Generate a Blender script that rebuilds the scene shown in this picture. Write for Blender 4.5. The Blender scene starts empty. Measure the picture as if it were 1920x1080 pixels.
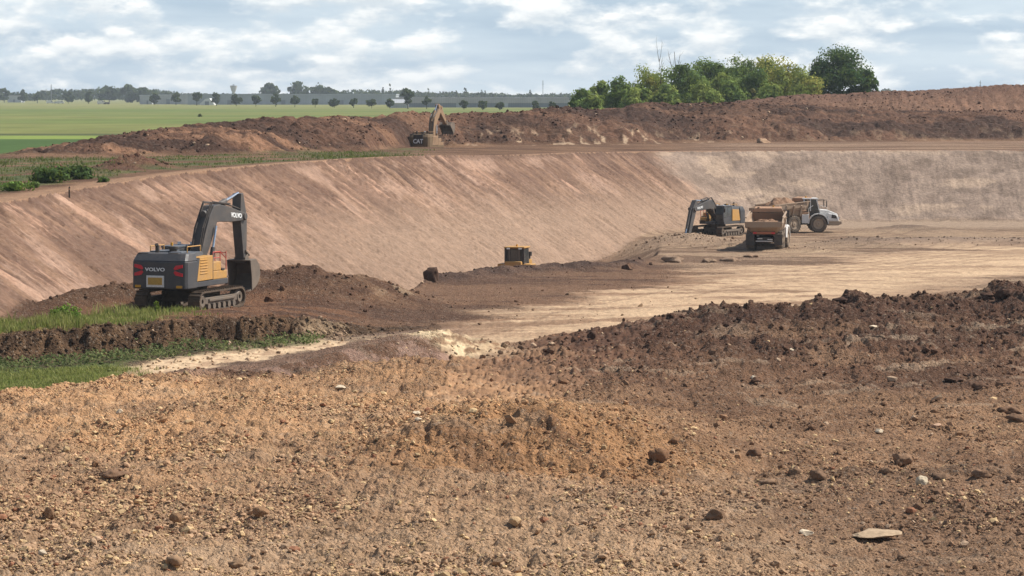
import bpy, bmesh, math, random
import numpy as np
from mathutils import Vector, Matrix
C = bpy.context.scene.collection
rng = np.random.default_rng(7)
random.seed(5)
R = math.radians
F, CAMZ, HOR = 5445.0, 6.4, 180.0          # focal length in photo pixels, eye height above the plain, horizon row

# ------------------------------------------------------------------ noise
def _h(ix, iy, s):
    n = (ix.astype(np.int64)*374761393 + iy.astype(np.int64)*668265263 + s*974634777) & 0x7fffffff
    n = ((n ^ (n >> 13))*1274126177) & 0x7fffffff
    n = (n ^ (n >> 16)) & 0xffff
    return n/65535.0
def vn(x, y, s=0):
    x = np.asarray(x, float); y = np.asarray(y, float)
    ix = np.floor(x); iy = np.floor(y); fx = x-ix; fy = y-iy
    fx = fx*fx*fx*(fx*(fx*6-15)+10); fy = fy*fy*fy*(fy*(fy*6-15)+10)
    a = _h(ix, iy, s); b = _h(ix+1, iy, s); c = _h(ix, iy+1, s); d = _h(ix+1, iy+1, s)
    return (a+(b-a)*fx)*(1-fy) + (c+(d-c)*fx)*fy
def fbm(x, y, s=0, o=4, g=.5):
    x = np.asarray(x, float); y = np.asarray(y, float)
    t = 0; a = 1; n = 0
    for i in range(o):
        t = t + a*vn(x, y, s+i*17); n += a; a *= g
        x, y = (x*.8-y*.6)*2.03+3.1, (x*.6+y*.8)*2.03+7.7
    return t/n                                            # 0..1, mean .5
def billow(x, y, s=0, o=4, g=.5):
    t = 0; a = 1; n = 0
    x = np.asarray(x, float); y = np.asarray(y, float)
    for i in range(o):
        t = t + a*np.abs(vn(x, y, s+i*13)*2-1); n += a; a *= g
        x, y = (x*.8-y*.6)*2.03+3.1, (x*.6+y*.8)*2.03+7.7
    return t/n
def S(a, b, t):
    t = np.clip((np.asarray(t, float)-a)/(b-a), 0, 1); return t*t*(3-2*t)
def mix(a, b, m): return a+(b-a)*m
def ip(x, pts):
    p = np.array(pts, float); return np.interp(x, p[:, 0], p[:, 1])
def G(x, y, cx, cy, rx, ry): return np.exp(-((x-cx)/rx)**2-((y-cy)/ry)**2)

# ------------------------------------------------------------------ terrain
def catmull(P, k=5):
    P = np.array(P, float); out = []
    Q = np.vstack([2*P[0]-P[1], P, 2*P[-1]-P[-2]])
    for i in range(1, len(Q)-2):
        p0, p1, p2, p3 = Q[i-1:i+3]
        for j in range(k):
            t = j/k
            out.append(.5*((2*p1)+(-p0+p2)*t+(2*p0-5*p1+4*p2-p3)*t*t+(-p0+3*p1-3*p2+p3)*t**3))
    out.append(P[-1]); return np.array(out)
RIM = catmull([(-38, 90, 0), (-34, 130, .05), (-30, 170, .15), (-23, 212, .87), (-11, 256, 1.04), (0, 290, .5), (9, 316, .25),
               (18, 334, .0), (34, 340, 0), (60, 342, 0), (110, 344, 0)])
RL = np.concatenate([[0], np.cumsum(np.hypot(*(RIM[1:, :2]-RIM[:-1, :2]).T))])
def rim(x, y):
    """signed distance to the pit rim (positive inside the pit), rim height, length along the rim"""
    shp = x.shape; x0 = x.ravel(); y0 = y.ravel(); sel = (y0 > 85) & (y0 < 430)
    od = np.where(y0 <= 85, 60., -90.); oz = np.zeros(x0.shape); oa = np.zeros(x0.shape)
    x = x0[sel]; y = y0[sel]
    best = np.full(x.shape, 1e9); sg = np.ones(x.shape); rz = np.zeros(x.shape); al = np.zeros(x.shape)
    for i in range(len(RIM)-1):
        ax, ay, az = RIM[i]; bx, by, bz = RIM[i+1]; dx, dy = bx-ax, by-ay; L2 = dx*dx+dy*dy
        t = np.clip(((x-ax)*dx+(y-ay)*dy)/L2, 0, 1)
        d = np.hypot(x-ax-t*dx, y-ay-t*dy); m = d < best
        best = np.where(m, d, best)
        sg = np.where(m, np.where(dx*(y-ay)-dy*(x-ax) < 0, 1, -1), sg)
        rz = np.where(m, az+t*(bz-az), rz); al = np.where(m, RL[i]+t*(RL[i+1]-RL[i]), al)
    od[sel] = best*sg; oz[sel] = rz; oa[sel] = al
    return od.reshape(shp), oz.reshape(shp), oa.reshape(shp)
def seg(x, y, a, b):
    dx, dy = b[0]-a[0], b[1]-a[1]; L = math.hypot(dx, dy)
    t = ((x-a[0])*dx+(y-a[1])*dy)/(L*L); d = (dx*(y-a[1])-dy*(x-a[0]))/L     # d > 0 on the far/left side
    return t, d
FOOT = [(-90, 240), (-60, 262), (-47, 276), (-30, 292), (-16.6, 316), (-10, 356), (7, 366), (34, 388), (70, 400), (140, 410)]
CRY = [(-90, 275), (-60, 285), (-48, 292), (-38, 306), (-30, 320), (-20, 340), (-10.7, 372), (8, 394), (26, 412), (50, 420), (80, 424), (140, 430)]
CRZ = [(-90, 0), (-52, .1), (-46, .8), (-38, 2.3), (-30, 3.1), (-20, 3.65), (-10.7, 3.65), (8, 4.15), (22, 4.9), (30, 5.3), (40, 4.8), (52, 3.8), (140, 3.3)]
BACKZ = [(20, 0), (30, 4.2), (40, 5.5), (46, 6.1), (57, 6.4), (68, 6.8), (80, 7.6), (140, 8.2)]
BENCH = [(-60, 146), (-28, 149), (-24.8, 151), (-20.9, 158), (-12.4, 166), (-9.9, 169), (-7, 173), (-5.5, 195), (1.5, 211), (9.3, 221), (12, 238), (14, 268), (16, 330), (17, 500)]
BANK = [(-60, 112), (-23, 129.5), (-16.7, 136), (-8.6, 145), (-4, 150), (20, 165)]
RUBB = [(-40, 104), (-19.5, 111), (-13.3, 119), (-5.9, 124), (-1.4, 126), (6, 131), (30, 140)]
DARKC = [(-10, 130), (-2, 134), (0, 135.5), (3.6, 140), (8, 145), (13.3, 148), (17.6, 150), (25, 152), (45, 156)]
DARKH = [(-4, 0), (0, .25), (3.6, .5), (8, .95), (13.3, 1.35), (17.6, 1.55), (20.5, 1.25), (23, 1.45), (25.3, 1.9), (28, 1.7), (45, 1.7)]
PA, PB = (-13.2, 119.5), (-3.0, 132.0)                     # low ridge smoothed by a bucket
def floor_z(y): return ip(y, [(0, -5.4), (160, -5.5), (230, -6.55), (290, -7.55), (335, -7.9), (900, -7.9)])
def H(x, y, full=False):
    """height of the ground at (x, y); with full=True also the masks the colours need"""
    x = np.asarray(x, float); y = np.asarray(y, float)
    d, rz, al = rim(x, y)
    # ---- pit floor, bench, banks and heaps
    P = floor_z(y)
    yb = ip(x, BENCH); hole = S(0, 9, y-yb)
    hole = hole*(1-S(8.5, 14, x)); P = P + (-8.7-P)*hole
    yk = ip(x, BANK); bank_r = ip(x, [(-60, 1.25), (-14, 1.2), (-10.5, .85), (-7.5, .2), (-5, 0)])
    wob = (fbm(x*.5, y*.5, 3)-.5)*1.6
    bank = S(-1.1, .7, y-yk+wob+.9*(billow(x*1.4, y*.6, 4, 3)-.35))*bank_r*(1-.4*S(6, 16, y-yk))
    P = P + bank*(1-hole)
    m1 = np.exp(-((y-yb+1.5)/3.2)**2)*S(-27, -22, x)*(1-S(-19, -16, x))*1.0
    m2 = (G(x, y, -12.8, 164.5, 4.8, 4.5)*1.35 + G(x, y, -8.4, 168, 3.6, 5)*.95)*(.75+.5*fbm(x*.6, y*.3, 19, 3))
    m3 = np.exp(-((y-yb+3)/3.6)**2)*S(-6.5, -4.8, x)*(1-S(8.5, 11.5, x))*(.55+.5*(fbm(x*.6, y*.1, 9)-.5))
    m4 = G(x, y, 16.2, 268, 4.4, 5)*.9 + G(x, y, 20.5, 256, 3.4, 2.4)*.7 + G(x, y, 25, 248, 3, 2)*.35 + G(x, y, 25, 252.5, 4, 2.6)*.0
    m5 = np.exp(-((y-263)/5)**2)*S(25, 32, x)*(1-S(46, 60, x))*.65 + G(x, y, 41, 300, 5, 4)*.65
    heaps = m1+m2+m3+m4+m5
    P = P + heaps
    # dark heap on the near side of the haul road
    yc = ip(x, DARKC); hc = ip(x, DARKH)*(.66+.68*fbm(x*.62, y*.08, 21, 4, .6))
    dark = np.where(y < yc, (1-S(0, 44, yc-y))**1.3, 1-S(-.5, 5.5, y-yc))*hc
    darkm = S(-54, -9, y-yc+16*(fbm(x*.12, y*.05, 31)-.5)*2)*(1-S(0, 5, y-yc))*S(-5, 6, x+.16*(y-110)+9*(fbm(x*.22, y*.10, 33, 4)-.5))
    # rubble sheet nearest the camera
    yr = ip(x, RUBB); e = y-yr+(fbm(x*.4, y*.4, 5)-.5)*3
    rub = (1-S(-1.0, 1.2, e))*(1-.6*S(0, 8, x))
    P = P + .42*rub + dark
    hw = 2.2*(fbm(x*.35, y*0, 10)-.5)
    hum = (1.0+.5*(fbm(x*.5, y*.2, 8)-.5))*np.exp(-(np.abs(x-.9)/5.2)**3)*np.where(y < 95+hw, S(-6.5, 0, y-95-hw), 1-S(0, 14, y-95-hw))
    hface = np.exp(-(np.abs(x-.9)/5.6)**4)*S(-8.5, -6, y-95-hw)*(1-S(-1.5, 1.5, y-95-hw))
    P = P + hface*.30*(fbm((x+y*.45)*1.5, y*.15, 16, 4, .6)-.5)
    near_u = (y < 135)*(1-S(118, 134, y)); P = P + near_u*((fbm(x*.20, y*.09, 91, 3)-.5)*.75+(fbm(x*.07, y*.55, 93, 3)-.5)*.28)
    P = P + hum
    lumps = np.exp(-((y-90.2-.12*(x-11)+1.2*(fbm(x*.5, x*0, 12)-.5))/1.1)**2)*S(6.2, 8.5, x)*(.15+.75*billow(x*.85, y*.6, 14, 3))
    P = P + lumps*.55
    # little ridge
    t, pd = seg(x, y, PA, PB)
    rh = ip(t, [(-.2, 0), (0, .3), (.5, .75), (.85, 1.15), (1.0, 1.2)])
    over = np.clip((t-1)*16.1+1.6*(fbm(x*1.1, y*.8, 18, 3)-.5), 0, None)
    rid = rh*np.where(pd > 0, 1-S(.6, 4.5, pd), 1-S(0, 3.2, -pd))*(1-np.clip(over/3.2, 0, 1))
    P = P + rid
    # ---- plain, spoil heap beyond the rim
    Z = rz*np.exp(-np.clip(-d, 0, None)/26) + .25*S(4, 20, -d)*(1-S(500, 700, y))
    foot = ip(x, FOOT); cr = ip(x, CRY); cz = ip(x, CRZ)
    lump = (fbm(x*.09, y*.05, 41, 3)-.5)
    f = S(0, 1, (y-foot+lump*14)/(cr-foot))
    crest = cz*(1+.25*(fbm(x*.16, y*.02, 44, 3)-.5))
    heap = crest*(.62*f+.38*S(0, .35, (y-foot+lump*10)/(cr-foot)))
    heap = heap*(1-S(6, 40, y-cr)*(1-S(18, 40, x)))
    bz = ip(x, BACKZ)*(1+.1*(fbm(x*.2, y*.02, 47, 3)-.5)); back = S(-12, 6, y-cr-26)*S(18, 40, x)
    heap = np.where(back > 0, mix(heap, np.maximum(bz, heap), back), heap)*(1-S(30, 90, y-cr-26))
    berm = G(x, y, -29.5, 226, 2.4, 5)*.95 + G(x, y, -33, 214, 2.4, 4)*.45
    hol = G(x, y, -10.3, 351, 4.6, 5.5)
    Z = Z + np.where(d < 0, heap+berm, 0) - 1.25*hol + .2*G(x, y, -11, 341.5, 5.5, 3)
    Z = Z*(1-S(900, 1500, y))
    heapm = S(.12, .5, heap)
    # ---- wall
    slope = .63+.08*(fbm(al*.05, d*.02, 51)-.5)
    Wz = rz - np.clip(d, 0, None)*slope
    k = .5
    inside = d > 0
    hh = np.clip(.5+.5*(Wz-P)/k/2, 0, 1); sm = mix(P, Wz, hh)+k*2*hh*(1-hh)*.5
    z = np.where(inside, sm, Z)
    wall = np.where(inside, S(-.3, .5, Wz-P), 0)
    # ---- small relief
    bkf = S(-3, -.5, y-yk)*(1-S(1, 3, y-yk))*np.clip(bank_r*1.5, 0, 1)
    rough = np.zeros_like(z)
    near = inside & (wall < .5)
    rough = np.where(near, .10, 0)+np.where(near, .20*np.clip(heaps-.7*m2, 0, 1)+.34*np.clip(darkm, 0, 1)*S(.05, .9, dark+.2)+.20*rub+.2*bkf, 0)
    rough = np.where((~inside), .03+.75*heapm+.6*np.clip(berm, 0, 1), rough)
    rough = np.where(y > 600, 0, rough)
    rs = np.where(y > 240, .55, 1.25)
    b = billow(x*rs, y*rs, 61, 4, .55)
    z = z + rough*(b-.33)*1.15
    fine = np.where(near & (y < 175), .12*rub+.05+.09*darkm+.16*bkf, 0)
    z = z + fine*(billow(x*3.1, y*2.6, 71, 3, .6)-.35)*1.3
    streak = fbm(al*1.1+1.2*fbm(al*.2, d*.25, 80, 3), d*.10+al*.05, 81, 5, .62)-.5
    z = z + wall*.75*(fbm(al*.075+d*.05, d*.15, 88, 4)-.5)*S(0, 2, d) + wall*(.30-.2*S(240, 254, al))*(fbm(al*2.6+.8*d*.3, d*.2, 89, 4, .6)-.5) + wall*S(240, 254, al)*.25*(fbm(al*.9, d*1.1, 90, 4, .6)-.5)
    gu = 1-np.abs(2*vn(al*1.05+d*.22+.7*fbm(al*.5, d*.5, 136, 2), d*.075+al*.02, 135)-1)
    z = z - wall*.18*S(.80, .97, gu)*(1-S(240, 254, al))
    z = z + wall*((.34-.27*S(240, 254, al))*(.3+1.2*S(.36, .62, fbm(al*.07+d*.05, d*.16, 140, 4)))*streak+.10*(billow(al*.5, d*.4, 83)-.3))
    if not full: return z
    return z, dict(d=d, al=al, wall=wall, inside=inside, hole=hole, bank=bank, heaps=heaps, dark=dark, darkm=darkm, rub=rub, e=e, hum=hum,
                   t=t, pd=pd, rid=rid, over=over, heapm=heapm, heap=heap, berm=berm, yk=yk, yc=yc, cr=cr, back=back, foot=foot,
                   b=b, streak=streak, lumps=lumps, hface=hface, m1=m1, m2=m2, m3=m3, m4=m4, m5=m5, wob=wob)
def hz(x, y): return float(H(np.array([x]), np.array([y]))[0])
def hit(u, v, d0=60, d1=520):
    """first ground point on the sight line through photo pixel (u, v)"""
    D = np.arange(d0, d1, .12); X = (u-960)*D/F; Zr = CAMZ-(v-HOR)*D/F
    g = H(X, D) >= Zr
    i = int(np.argmax(g)) if g.any() else len(D)-1
    return Vector((X[i], D[i], Zr[i]))

# ------------------------------------------------------------------ colours of the ground (albedo)
def lin(r, g, b, k=1.28):
    c = np.array([r, g, b], float)/255
    return np.where(c <= .04045, c/12.92, ((c+.055)/1.055)**2.4)/k
def soil(x, y, z, m):
    n = lambda s, f, g=None, o=4: fbm(x*f, y*(g or f), s, o, .55)
    def lay(col, c, w):
        w = np.clip(w, 0, 1)[..., None]; return col*(1-w)+np.asarray(c)*w
    base = np.zeros(x.shape+(3,))+lin(133, 102, 80)
    A = n(101, .12); B = n(102, .55); Cc = n(103, 1.7); E = n(104, .05, .05)
    col = base
    # pit floor: brown, with long pale haul tracks
    track = fbm(x*.08, y*.20+x*.05, 105, 6, .62); tr2 = fbm(x*.13+2*fbm(x*.05, y*.05, 117), y*.30-x*.10, 106, 5, .62)
    col = lay(col, lin(104, 78, 62), S(.46, .58, n(107, .07, .22, 5))*.95)
    yroad = ip(x, [(-4, 108), (1, 118), (9, 150), (18, 172), (30, 196), (41, 218), (80, 250)])
    far_edge = ip(x, [(-4, 146), (1, 162), (9, 188), (18, 212), (30, 236), (41, 258), (80, 292)])
    pos = (y-yroad)/(far_edge-yroad)
    road = S(-.35, .1, pos+(A-.5)*.5)*(1-S(.85, 1.3, pos+(track-.5)*1.2))*S(-5, 1, x+.03*(y-110)+5*(A-.5))*m['inside']*(1-m['wall'])
    col = lay(col, mix(lin(210, 180, 147), lin(152, 123, 98), S(.46, .68, tr2)[..., None]), road*(.75+.5*(track-.35)))
    wv = 7*(fbm(x*.035, y*.035, 118, 3)-.5); rut = S(.55, .95, np.cos((pos*25+wv)*2*math.pi/2.6))*S(.45, .6, fbm(pos*6+wv*.2, x*.03, 119, 3)); rut2 = S(.6, .95, np.cos((y*.55+x*.35+2*wv)*2*math.pi/2.4))*S(.52, .66, fbm(x*.05, y*.07, 120, 3))
    m['rut'] = np.maximum(rut, rut2*.8)*(x > -6)
    pf = S(0, 40, y-ip(x, [(8, 222), (14, 190), (20, 165), (60, 150)])+40*(track-.5))*S(7, 13, x)
    col = lay(col, mix(lin(182, 154, 127), lin(134, 108, 88), S(.42, .6, track)[..., None]), pf*(1-road)*.9)
    col = lay(col, lin(196, 168, 138), S(.58, .68, tr2)*pf*.7)
    col = lay(col, lin(112, 86, 67), m['rut']*np.clip(pf+road, 0, 1)*.38)
    col = lay(col, lin(137, 116, 100), np.clip(m['m5']*1.5, 0, 1))
    col = lay(col, lin(172, 146, 122), np.clip(m['m4']*1.6, 0, 1))
    col = lay(col, lin(180, 156, 134), S(300, 318, y)*(1-m['wall'])*m['inside'])
    # bench by the machine and dark heaps
    bm = np.clip(m['bank']*2, 0, 1)*(1-m['hole'])
    col = lay(col, mix(lin(128, 92, 68), lin(96, 70, 55), S(.42, .6, n(108, .2, .5))[..., None]), bm*.9)
    col = lay(col, lin(100, 75, 58), np.clip(m['m1']*1.7, 0, 1)); col = lay(col, mix(lin(126, 96, 74), lin(98, 72, 56), S(.4, .6, B)[..., None]), np.clip(m['m2']*1.2, 0, 1)); col = lay(col, lin(206, 178, 146), S(.58, .68, n(116, .8, .5))*G(x, y, -7.2, 170, 2.2, 5)*.9)
    col = lay(col, mix(lin(84, 64, 54), lin(108, 84, 70), S(.45, .65, B)[..., None]), np.clip(m['m3']*3.2, 0, 1))
    # bank face
    face = S(-2.6, -1.2, y-m['yk']+m['wob'])*(1-S(.6, 1.6, y-m['yk']+m['wob']))*np.clip(m['bank']*20+S(-3, -1, y-m['yk']), 0, 1)*(1-S(-6, -2, x))
    col = lay(col, mix(lin(106, 82, 61), lin(80, 61, 46), S(.4, .6, Cc)[..., None]), face)
    # ground between bank and rubble: pale path, grass
    zone = (1-np.clip(m['rub'], 0, 1))*(1-S(-2.2, -1.2, y-m['yk']))*(1-S(-5, -1, x))
    col = lay(col, mix(lin(150, 124, 104), lin(124, 100, 84), S(.4, .6, B)[..., None]), zone)
    pt, pdist = seg(x, y, (-17.2, 124.3), (-6.6, 147.5))
    pw = 1-S(1.5, 2.5, np.abs(pdist+.4)+2.0*(B-.5)); pw = pw*S(-.12, .05, pt)*(1-S(.62, .95, pt+.35*(B-.5)))
    col = lay(col, mix(lin(214, 186, 152), lin(178, 148, 120), S(.45, .7, Cc)[..., None]), pw)
    m['path'] = pw
    grass = (1-S(-16.6, -14.2, x+.10*(y-115)+2*(B-.5)))*S(.1, 1.4, m['e'])*(1-S(-4.2, -2.4, y-m['yk']+2*(A-.5)))
    col = lay(col, mix(lin(112, 128, 64), lin(92, 104, 58), S(.35, .65, B)[..., None]), grass)
    m['grass'] = grass
    weed = S(-6.5, -4.0, y-m['yk'])*(1-S(-1.6, -.4, y-m['yk']+m['wob']))*(1-S(-10.5, -8.5, x))*S(.5, 1.5, m['e'])
    m['weed'] = weed
    col = lay(col, mix(lin(82, 88, 54), lin(92, 76, 56), S(.45, .6, Cc)[..., None]), weed*.8)
    top = S(.6, 1.8, y-m['yk'])*(1-S(8, 14, y-m['yk']+8*(A-.5)))*(1-S(-19, -14.5, x+3*(B-.5)))
    m['tall'] = top
    col = lay(col, lin(116, 112, 60), top*.8)
    # smoothed ridge face and its pale end
    fc = np.clip(m['rid']*6, 0, 1)
    col = lay(col, mix(lin(158, 127, 110), lin(118, 89, 70), S(.50, .58, fbm((x+.4*y)*.8, y*.4, 109, 5, .6))[..., None]), fc*S(0, .35, -m['pd'])*S(.30, .40, fbm((x+.5*y)*.9, y*.35, 114, 4)))
    col = lay(col, lin(134, 106, 88), fc*(m['pd'] > 0))
    scree = np.clip(m['rid']*5, 0, 1)*S(.82, .93, m['t']+.12*(B-.5))*(1-S(.8, 1.8, m['pd']))
    col = lay(col, mix(lin(240, 214, 174), lin(150, 120, 92), S(.44, .62, fbm(x*1.6+y*.8, y*2.6-x*1.2, 110, 4, .6))[..., None]), scree)
    # rubble sheet: orange brown left, grey brown nearer and right
    rb = np.clip(m['rub']/(1-.6*S(0, 8, x)), 0, 1)
    rc = mix(lin(206, 163, 120), lin(182, 144, 108), S(.36, .62, A)[..., None])
    rc = mix(rc, lin(168, 138, 110), (S(.42, .64, E+.012*(95-y))*.8)[..., None])
    rc = mix(rc, lin(138, 108, 84), (S(.54, .68, B)*.5)[..., None]); rc = mix(rc, lin(216, 180, 140), (S(.56, .72, Cc)*.5)[..., None])
    rc = mix(rc, lin(190, 160, 128), (S(0, 16, 88-y+x*.35))[..., None]*.75)
    rc = mix(rc, lin(186, 144, 102), (np.clip(m['hum']*1.2, 0, 1)*.7)[..., None])
    rc = mix(rc, mix(lin(152, 121, 95), lin(128, 99, 77), S(.4, .62, A*.5+B*.5)[..., None]), (S(1, 11, x+6*(E-.5)+.10*(y-90)+4*(B-.5))*.8)[..., None])
    rc = mix(rc, mix(lin(142, 110, 86), lin(112, 85, 67), S(.4, .62, Cc)[..., None]), (np.clip(1.15*np.exp(-((x-1.5)/6.0)**2-((y-122)/9)**2), 0, 1)*.85)[..., None])
    rc = mix(rc, mix(lin(178, 136, 96), lin(136, 102, 74), S(.42, .62, fbm((x+y*.45)*1.5, y*.15, 16, 4, .6))[..., None]), (m['hface']*.8)[..., None])
    rc = rc*np.array((.985, .955, .955)); col = lay(col, rc, rb*(1-np.clip(m['rid']*5, 0, 1)))
    dk = mix(lin(112, 83, 65), lin(142, 111, 87), S(.45, .64, n(111, .16, .3)+.0)[..., None])
    dk = mix(dk, lin(92, 67, 53), (S(.5, .62, n(112, .28, .2))*.8)[..., None])
    col = lay(col, dk, np.clip(m['darkm']*1.15, 0, 1)*S(-1, 1.5, x+.2*(y-118)))
    col = lay(col, lin(86, 61, 48), S(.5, .95, m['dark']/np.maximum(ip(x, DARKH), .3))*S(1, 4, x)*.75)
    patch = S(.665, .70, n(113, .3, .5, 3))*(rb+m['darkm'])
    col = lay(col, lin(196, 172, 146), patch*.18)
    col = lay(col, mix(lin(140, 112, 90), lin(112, 88, 70), S(.4, .6, Cc)[..., None]), np.clip(m['lumps']*1.6, 0, 1))
    # walls of the pit
    w = m['wall']; al = m['al']; d = m['d']
    st = fbm(al*.9+1.6*fbm(al*.2, d*.25, 122, 3), d*.09+al*.04, 121, 6, .65); sb = fbm(al*.10, d*.10, 123, 4); pat = S(.36, .62, fbm(al*.07+d*.05, d*.16, 140, 4)); st = .5+(st-.5)*(.25+1.5*pat)
    lw = mix(lin(150, 116, 92), lin(118, 89, 72), S(.4, .6, st)[..., None])
    lw = mix(lw, lin(192, 150, 122), (S(.56, .70, .5*st+.5*sb)*(1-S(4, 11, d)))[..., None]*.9)
    lw = mix(lw, lin(112, 86, 72), (S(.60, .74, fbm(al*2.3, d*.10, 125, 3))*.65)[..., None])
    bl = fbm(al*.22+d*.10, d*.22, 133, 5, .6); lw = mix(lw, lin(116, 89, 74), (S(.52, .68, bl)*.6)[..., None]); lw = mix(lw, lin(188, 152, 128), (1-S(.30, .44, bl))[..., None]*.5)
    gou = 1-np.abs(2*vn(al*1.05+d*.22+.7*fbm(al*.5, d*.5, 136, 2), d*.075+al*.02, 135)-1); gou = S(.84, .97, gou)*S(.35, .6, fbm(al*.25, d*.2, 137, 3)); lw = mix(lw, lin(92, 68, 55), (gou*.75)[..., None])
    lw = mix(lw, lin(166, 137, 113), (S(3, 10, d)*S(80, 150, al)*.75)[..., None])
    rw = mix(lin(163, 141, 124), lin(140, 120, 105), S(.38, .64, fbm(al*.30, d*.45, 127, 6, .65))[..., None])
    rw = mix(rw, lin(190, 164, 140), (S(.58, .7, fbm(al*.16, d*.5, 129, 4))*.7)[..., None])
    turn = S(243, 251, al+.35*(d-6)+7*(fbm(al*.2, d*.3, 131)-.5))
    wc = mix(lw, rw, turn[..., None])
    wc = mix(wc, lin(112, 84, 68), ((1-S(.2, .9, d+1.2*(st-.5)))*.7*(1-turn))[..., None])
    g = wc.mean(-1, keepdims=True); wc = g+(wc-g)*(.87+.05*turn[..., None]); col = lay(col, wc, w)
    # plain outside
    out = ~m['inside']
    oc = mix(lin(140, 108, 84), lin(110, 82, 64), S(.4, .62, n(141, .12, .25))[..., None])
    rp = (1-S(1.6, 3.4, -d+1.6*(A-.5)))
    oc = lay(oc, lin(176, 140, 112), rp)
    gs = S(2.6, 6, -d+3*(A-.5))*(1-S(-6, 4, y-m['foot']+6*(A-.5)))*(1-S(-14, -6, x+6*(A-.5)))*S(.42, .56, n(142, .2, .2)+.12*(1-S(-44, -26, x)))
    oc = lay(oc, mix(lin(112, 108, 70), lin(88, 98, 60), S(.4, .6, B)[..., None]), gs)
    m['rimgrass'] = gs
    oc = lay(oc, lin(112, 80, 64), np.clip(m['berm']*2, 0, 1)*.9)
    hc = mix(lin(106, 78, 62), lin(76, 56, 46), S(.38, .6, n(143, .10, .14, 5))[..., None])
    hc = mix(hc, lin(156, 118, 92), (S(.54, .66, n(144, .06, .16, 5))*.75*(1-.75*S(-22, -6, x)))[..., None])
    hc = mix(hc, lin(150, 116, 94), (S(30, 60, x)*S(8, 18, y-m['cr'])*(1-S(24, 30, y-m['cr']))*.6)[..., None])
    hc = mix(hc, lin(122, 92, 76), (m['back']*.7)[..., None])
    oc = lay(oc, hc, np.clip(m['heapm'], 0, 1))
    bits = S(.58, .7, n(145, 1.1, .5, 4))*S(-5, 0, y-m['foot'])*(1-S(2, 10, y-m['foot']))*S(-8, -2, x)*(1-S(20, 34, x)*.8)
    oc = lay(oc, lin(206, 178, 148), bits*.8)
    oc = lay(oc, mix(lin(168, 140, 116), lin(128, 100, 82), S(.45, .6, n(146, .06, .5))[..., None]), S(14, 30, x)*(1-S(-10, 0, y-m['foot']))*.8)
    fld = np.clip(S(6, 20, y-m['foot'])*(1-m['heapm']), 0, 1)
    fld = np.maximum(fld, S(500, 540, y))
    left = S(2, 10, -x-47+.02*(y-276))*S(-8, 2, y-m['foot'])*(1-m['heapm'])
    fld = np.maximum(fld, left)
    yy = np.log(y)
    f1 = mix(lin(106, 120, 62), lin(126, 128, 74), S(.35, .65, fbm(x*.004, yy*22, 151, 4))[..., None])
    near = 1-S(410, 420, y)
    f1 = mix(f1, lin(74, 98, 48), near[..., None])
    f1 = mix(f1, lin(126, 142, 70), (S(412, 420, y)*(1-S(448, 453, y)))[..., None])
    f1 = mix(f1, lin(84, 92, 56), (S(448, 455, y)*(1-S(470, 480, y)))[..., None])
    f1 = mix(f1, lin(140, 138, 88), S(1300, 2000, y)[..., None]*.7)
    oc = lay(oc, f1, fld)
    m['field'] = fld
    col = lay(col, oc, out.astype(float))
    m['road'] = road
    g = col.mean(-1, keepdims=True); col = (g+(col-g)*1.0)*np.array((1.02, 1.0, .965))
    return np.clip(col, .004, .9)
# ------------------------------------------------------------------ materials
def nodes(name):
    m = bpy.data.materials.new(name); m.use_nodes = True; nt = m.node_tree; nt.nodes.clear()
    out = nt.nodes.new('ShaderNodeOutputMaterial'); return m, nt, out
def nd(nt, typ, **kw):
    n = nt.nodes.new(typ)
    for k, v in kw.items():
        if k.startswith('_'): n.inputs[k[1:].replace('_', ' ')].default_value = v
        else: setattr(n, k, v)
    return n
def mixc(nt, fac, a, b, mode='MIX'):
    n = nt.nodes.new('ShaderNodeMix'); n.data_type = 'RGBA'; n.blend_type = mode
    for sock, val in ((n.inputs[0], fac), (n.inputs[6], a), (n.inputs[7], b)):
        if isinstance(val, bpy.types.NodeSocket): nt.links.new(val, sock)
        else: sock.default_value = val
    return n.outputs[2]
def ramp(nt, val, a, b, lo=0., hi=1.):
    n = nt.nodes.new('ShaderNodeMapRange'); nt.links.new(val, n.inputs[0])
    n.inputs[1].default_value = a; n.inputs[2].default_value = b; n.inputs[3].default_value = lo; n.inputs[4].default_value = hi
    return n.outputs[0]
def noise(nt, vec, scale, detail=5, rough=.6):
    n = nd(nt, 'ShaderNodeTexNoise'); n.inputs['Scale'].default_value = scale; n.inputs['Detail'].default_value = detail; n.inputs['Roughness'].default_value = rough
    if vec is not None: nt.links.new(vec, n.inputs['Vector'])
    return n.outputs['Fac']
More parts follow.
